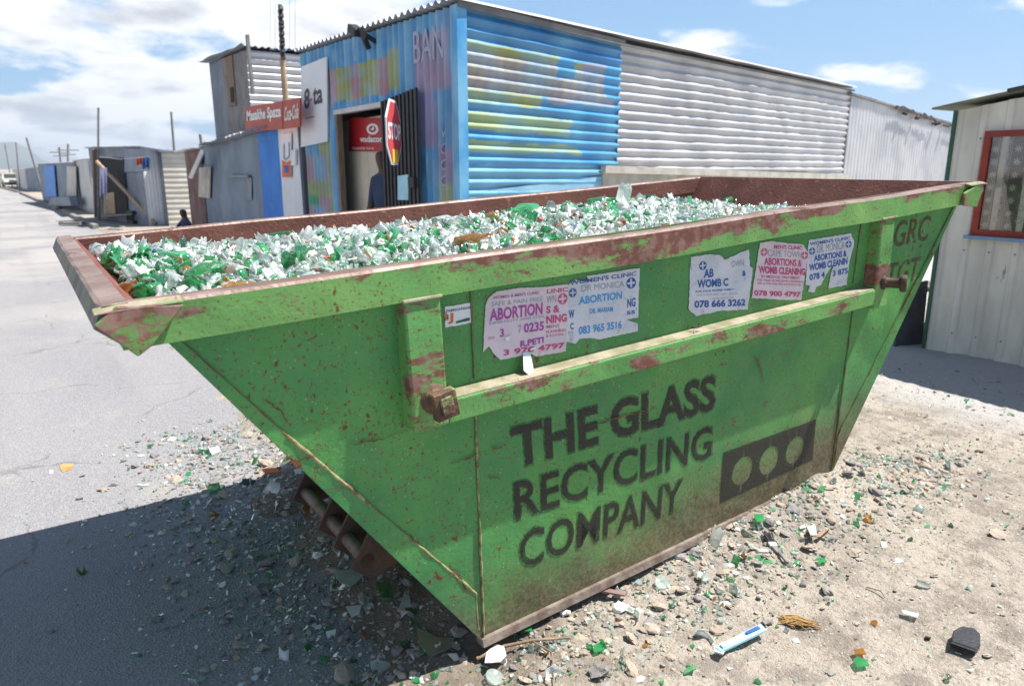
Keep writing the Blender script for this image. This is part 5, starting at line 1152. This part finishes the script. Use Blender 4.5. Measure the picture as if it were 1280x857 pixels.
m = MB(); a = atx(309, 44, Xt - .1); b_ = atx(316, 118, Xt - .1); m.bar(a, b_, .09, .05); m.build('leaning_plank', MT['board'], ta)
# aerial pole
yp = yx(354, 100, 4.3); pt = thing('aerial_pole', 'tall timber pole topped by a black cable-wrapped aerial, above the red signboard', 'pole', (4.3, yp, 0))
a, b_, c = atx(357, 122, 4.3), atx(353, 72, 4.3), atx(350, 6, 4.3); base = V((4.3, a.y, 0))
m = MB(); m.tube([base, a, b_], .055, 8, 0, True, [.07, .06, .05]); m.build('pole', MT['poleT'], pt)
m = MB(); m.tube([b_ - V((0, 0, .2)), c], .035, 6)
for i in range(9):
    p = b_.lerp(c, i / 9); m.bar(p + V((0, -.09, .02 * (i % 3))), p + V((0, .05, -.03)), .06, .07)
m.build('aerial', MT['black'], pt)
m = MB()
for dx_, dy_ in ((-14, 2), (-8, 0), (10, 3), (17, 8)): m.tube([atx(352 + dx_, 0, 4.3), atx(352 + dx_, 64, 4.35)], .004, 3)
m.build('guy_wire', MT['galv'], pt)

# low red-brown shack
ze = ht(250, 186); ze2 = ht(234, 190); yf = yx(232)
rb = shack('red_brown_shack', 'low red-brown iron shack with propped grey shutter, left of the spaza shop', 'shack', [(Xp, yf), (Xp, ye - .02 + .0), (6.4, ye - .02), (6.4, yf)], [ze2, ze, ze + .1, ze2 + .1], [MT['redbrown'], MT['galvd'], MT['galvd'], MT['galvd']], 'vvvv', MT['galv'], .2)
m = MB(); m.prism([atx(x, y, Xp - .04) for x, y in ((249, 206), (253, 206), (253, 192), (249, 193))], (-.01, 0, 0)); m.build('window', MT['dark'], rb)
m = MB(); m.prism([atx(x, y, Xp - .35) for x, y in ((251, 186), (255, 189), (240, 224), (235, 222))], (.03, 0, .0)); m.build('shutter', MT['galv'], rb)
m = MB(); m.prism([atx(x, y, Xp - .03) for x, y in ((249, 246), (263, 248), (264, 208), (250, 210))], (-.02, 0, 0)); m.build('patch_panel', MT['beam'], rb)
gp = shack('grey_lean_to', 'narrow grey iron lean-to between the red-brown shack and the spaza shop', 'shed', [(Xp + .02, ye), (Xp + .02, yd + .03), (6.2, yd + .03), (6.2, ye)], [ht(252, 184), z3, z3 + .1, z3 + .1], [MT['bluegrey'], MT['galvd'], MT['galvd'], MT['galvd']], 'vvvv', MT['galvd'], .05)
# cream ribbed shack
yq = 24.9; a = aty(208, 250, yq); b_ = aty(236, 250, yq); zq = aty(215, 190, yq).z
shack('cream_ribbed_shack', 'small cream shack with horizontal ribbed sheets behind the sitting child', 'shack', [(b_.x + 1.2, yq), (b_.x + 1.2, yq + 2.4), (a.x, yq + 2.4), (a.x, yq)], [zq] * 4, [MT['galvd'], MT['galvd'], MT['galvd'], MT['cream']], 'vvvh', MT['galvd'], .08, pitch=.16)
# shack with the open door
A_ = atz(122, 273, 0); B_ = atz(187, 282, 0); Cc = V((aty(208, 240, B_.y).x, B_.y + .1, 0)); zA = aty(118, 185, A_.y).z; zB = aty(187, 184, B_.y).z
dv = (B_ - A_).normalized(); back = V((-dv.y, dv.x, 0)) * 1.0
if back.x < 0: back = -back
D_ = A_ + back * 2.6; E_ = V((Cc.x, Cc.y, 0)); E2 = V((D_.x + .6, D_.y, 0))
ds = shack('open_door_shack', 'grey iron shack with wide dark open doorway, washing and a leaning pole in front', 'shack', [(A_.x, A_.y), (B_.x, B_.y), (E_.x, E_.y), (E2.x + .5, E2.y)], [zA, zB, zB - .1, zA - .1], [MT['galvd'], MT['white'], MT['galvd'], MT['galvd']], 'hvvv', MT['galvd'], .12, pitch=.10, amp=.005)  # second wall is grey sheet given white, its sunlit brightness put into the colour
nD = V((dv.y, -dv.x, 0)); nD = nD if nD.x < 0 else -nD; cD = nD.dot(A_)
def onD(px, py, off=0.0): return at(px, py, nD, cD + off)
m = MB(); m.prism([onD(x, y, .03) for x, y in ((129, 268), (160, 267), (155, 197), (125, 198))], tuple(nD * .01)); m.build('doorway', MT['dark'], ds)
m = MB(); m.prism([onD(x, y, .05) for x, y in ((130, 268), (145, 267), (143, 240), (130, 242))], tuple(nD * .02)); m.build('inner_board', MT['poleT'], ds)
m = MB(); m.bar(onD(122, 272, .06), onD(119, 187, .06), .2, .1); m.build('door_post', MT['wood'], ds)
m = MB(); m.prism([onD(x, y, .04) for x, y in ((156, 215), (187, 214), (187, 186), (156, 186))], tuple(nD * .01)); m.build('upper_panel', MT['bluegrey'], ds)
m = MB(); m.bar(onD(124, 271, .2), onD(162, 268, .2), .2, .06); m.build('door_step', MT['concrete'], ds)
m = MB(); a, b_ = onD(121, 202, .5), atz(195, 280, .05); m.tube([a, a.lerp(b_, .5) + V((0, 0, .03)), b_], .06, 7); single('leaning_pole', m, MT['poleT'], 'long bare pole propped diagonally across the open doorway of the grey shack', 'pole')
def cloth(px0, px1, py0, py1, off, mk, label):
    m = MB(); n = 8; vs = []
    for i in range(n + 1):
        for j in range(7):
            x = px0 + (px1 - px0) * i / n; y = py0 + (py1 - py0) * j / 6 * (.9 + .1 * math.sin(i)); vs.append(onD(x, y, off + .05 * math.sin(i * 1.6) * (.3 + j / 6)))
    for k in range(2): m.add([v + nD * .01 * k for v in vs], [(i * 7 + j, (i + 1) * 7 + j, (i + 1) * 7 + j + 1, i * 7 + j + 1) for i in range(n) for j in range(6)], 0, True)
    return single('hanging_cloth', m, MT[mk], label, 'washing', 'washing hung on the grey shack')
cloth(125, 134, 210, 249, .6, 'cloth_w', 'long white and lilac cloth hanging beside the dark doorway')
cloth(171, 178, 196, 207, .4, 'cloth_o', 'orange garment on the line right of the doorway')
cloth(178, 187, 196, 212, .4, 'cloth_b', 'blue garment on the line next to the orange one')
m = MB(); m.tube([onD(124, 196, .6), onD(150, 199, .5), onD(189, 196, .4)], .008, 4); single('clothes_line', m, MT['galv'], 'thin line holding washing in front of the grey shack', 'clothes line')
# black crate
p = atz(175, 279, .0); cr = MB()
for i in range(4):
    a0 = M.Translation(p) @ M.Rotation(i * math.pi / 2 + .2, 4, 'Z'); cr.box((-.3, -.3, 0), (.3, -.26, .12), 0, a0); cr.box((-.3, -.3, .32), (.3, -.26, .42), 0, a0)
    for k in (-.3, -.12, .08, .26): cr.box((k, -.3, .11), (k + .04, -.26, .33), 0, a0)
cr.box((-.27, -.27, 0), (.27, .27, .03), 0, M.Translation(p) @ M.Rotation(.2, 4, 'Z')); single('plastic_crate', cr, MT['black'], 'black plastic crate on the ground at the foot of the leaning pole', 'crate')
# sitting child
kj = [((0, 0, .14), .14, .12), ((0, .02, .34), .12, .10), ((0, .05, .50), .12, .09), ((0, .07, .60), .05), ((0, .10, .70), .085, .09), ((0, .10, .80), .07),
      ((.15, .07, .50), .05), ((.20, .20, .34), .035), ((.10, .34, .40), .028), ((.06, .38, .38), .018), ((-.15, .07, .50), .05), ((-.20, .20, .34), .035), ((-.10, .34, .40), .028), ((-.06, .38, .38), .018),
      ((.09, .12, .13), .08), ((.12, .42, .36), .055), ((.12, .50, .06), .04), ((.12, .60, .04), .035), ((-.09, .12, .13), .08), ((-.12, .42, .36), .055), ((-.12, .50, .06), .04), ((-.12, .60, .04), .035)]
ke = [(0, 1), (1, 2), (2, 3), (3, 4), (4, 5), (2, 6), (6, 7), (7, 8), (8, 9), (2, 10), (10, 11), (11, 12), (12, 13), (0, 14), (14, 15), (15, 16), (16, 17), (0, 18), (18, 19), (19, 20), (20, 21)]
kid = figure('person', 'child in dark top and pale blue trousers sitting on the ground by the red-brown shack', kj, ke, [MT['skin'], MT['shirt'], MT['denim']], lambda c: 0 if c.z > .57 or c.z < .09 or (abs(c.x) > .16 and c.z < .45) else (1 if c.z > .3 and c.y < .3 else 2))
kp = atx(235, 276, Xp - .45); kid.location = (kp.x, kp.y, .0); kid.rotation_euler = (0, 0, rad(110)); kid.scale = (1.05, 1.05, 1.05)

# more shacks up the street
def far_shack(name, label, pa, pb, top_a, top_b, mk, roof='galv', depth=3.0, way='v', y_or=None):
    a, b2 = atz(*pa, 0), atz(*pb, 0); za = aty(pa[0], top_a, a.y).z; zb_ = aty(pb[0], top_b, b2.y).z
    d = (b2 - a).normalized(); bk = V((-d.y, d.x, 0)); bk = bk if bk.x > 0 else -bk
    c2, d2 = b2 + bk * depth, a + bk * depth
    return shack(name, label, 'shack', [(a.x, a.y), (b2.x, b2.y), (c2.x, c2.y), (d2.x, d2.y)], [za, zb_, zb_, za], [MT[mk], MT['galv'], MT['galvd'], MT['galvd']], way + 'vvv', MT[roof], .12, pitch=.18, group='shacks lining the street'), (a, b2, d, bk)
far_shack('roadside_shack', 'pale grey vertical-sheeted shack just beyond the open-door shack', (101, 260), (119, 268), 201, 199, 'galv')
fs, (fa, fb, fd, fbk) = far_shack('roadside_shack', 'grey shack with a bright blue sheet hung at its left end', (54, 251), (100, 261), 205, 203, 'bluegrey')
m = MB(); o_ = -fbk * .08
def onF(px, py, off=.08): return at(px, py, -fbk, (-fbk).dot(fa) + off)
m.prism([onF(x, y) for x, y in ((57, 246), (71, 246), (68, 207), (55.5, 208))], tuple(-fbk * .02)); m.build('blue_sheet', MT['turq'], fs)
m = MB(); m.prism([onF(x, y) for x, y in ((84, 245), (96, 245), (95, 208), (84, 208))], tuple(-fbk * .02)); m.build('pale_door', MT['cream'], fs)
m = MB(); m.prism([onF(x, y, .3) for x, y in ((68, 257), (99, 257), (96, 246), (73, 247))], tuple(-fbk * .3)); m.build('low_plinth', MT['galvd'], fs)
fs2, _ = far_shack('roadside_shack', 'small blue-grey shack with a rusty door patch, beyond the blue sheet', (36, 238), (52, 240), 211, 209, 'bluegrey')
far_shack('roadside_shack', 'whitish box shack further up the street, partly behind the cream car', (22, 234), (35, 238), 211, 211, 'galv')
far_shack('roadside_shack', 'farthest small shack where the street meets the mountain', (17, 223), (22, 225), 212, 211, 'cream')
random.seed(17)
for px, top, bot, Yd, lean, lb in ((123, 135, 190, 29, 0, 'straight thin mast behind the open-door shack'), (217, 140, 192, 27, 3, 'leaning thin mast behind the cream ribbed shack'), (42, 172, 206, 52, 9, 'strongly leaning thin mast above the blue sheet shack'), (22, 178, 212, 75, 2, 'upright thin mast above the far shacks'), (11, 180, 214, 90, 5, 'leaning farthest mast at the left edge'), (85, 180, 206, 45, 0, 'short mast with cross arms above the grey row'), (75, 184, 206, 50, 1, 'short faint mast left of the cross-armed mast'), (252, 168, 188, 22, 2, 'short stub mast above the red-brown shack')):
    m = MB(); a = aty(px - lean, top, Yd); b_ = aty(px + (0 if lean == 0 else 1), bot, Yd); g0 = b_ + (b_ - a) * ((b_.z + .1) / (a.z - b_.z)); m.tube([g0, a], .04 if Yd < 40 else .06, 6)
    if 'cross' in lb: m.bar(a.lerp(b_, .3) + V((-.5, 0, 0)), a.lerp(b_, .3) + V((.5, 0, 0)), .05); m.bar(a.lerp(b_, .5) + V((-.35, 0, 0)), a.lerp(b_, .5) + V((.35, 0, 0)), .05)
    single('mast', m, MT['board'], lb, 'mast', 'masts over the shack roofs')
# parked cars
def car(p, ang, mk, label):
    root = thing('parked_car', label, 'car', p, (0, 0, ang), 'cars parked up the street')
    def b2(a): return RM[root.name] @ V(a)
    pr = [(-2.05, .28), (-2.1, .62), (-1.95, .88), (-1.15, .93), (-.72, 1.36), (.72, 1.40), (1.28, .98), (2.0, .90), (2.1, .6), (2.05, .28)]
    m = MB()
    n = len(pr); L_ = [b2((-.82 if z < 1 else -.66, y, z)) for y, z in pr]; R2 = [b2((.82 if z < 1 else .66, y, z)) for y, z in pr]
    m.add(L_ + R2, [list(range(n)), list(range(n, 2 * n))[::-1]] + [(i, n + i, n + (i + 1) % n, (i + 1) % n) for i in range(n)]); m.build('body', MT[mk], root)
    m = MB(); m.prism([b2(q) for q in ((-.6, -1.14, .97), (.6, -1.14, .97), (.55, -.80, 1.32), (-.55, -.80, 1.32))], b2((0, -.02, .02)) - b2((0, 0, 0))); m.build('windscreen', MT['carglass'], root)
    for s in (-1, 1):
        m = MB(); m.prism([b2(q) for q in ((s * .765, -.9, .98), (s * .765, 1.0, .98), (s * .69, .65, 1.33), (s * .69, -.62, 1.32))], b2((s * .02, 0, 0)) - b2((0, 0, 0))); m.build('side_window', MT['carglass'], root)
        m = MB(); m.prism([b2(q) for q in ((s * .74, -2.08, .58), (s * .45, -2.10, .58), (s * .45, -2.05, .74), (s * .74, -2.03, .74))], b2((0, -.03, 0)) - b2((0, 0, 0))); m.build('headlight', MT['textw'], root)
        for y in (-1.3, 1.3):
            m = MB(); m.tube([b2((s * .70, y, .30)), b2((s * .86, y, .30))], .30, 16); m.build('wheel', MT['tyre'], root)
    m = MB(); m.prism([b2(q) for q in ((-.8, -2.14, .34), (.8, -2.14, .34), (.8, -2.12, .5), (-.8, -2.12, .5))], b2((0, .1, 0)) - b2((0, 0, 0))); m.build('bumper', MT['textk'], root)
pc = atz(14, 234.5, RZ); car((pc.x, pc.y, RZ), rad(8), 'carw', 'cream saloon car parked far up the street at the left edge')
pc = atz(1, 231.5, RZ); car((pc.x, pc.y, RZ), rad(5), 'carr', 'maroon car just visible left of the cream car, far up the street')
# loose kerb slabs by the driveway
m = MB(); a = atz(77, 279, 0); m.bar(a, atz(103, 279, 0), .35, .08); single('concrete_slab', m, MT['concrete'], 'loose concrete slab lying in the gutter at the gap in the kerb', 'slab')
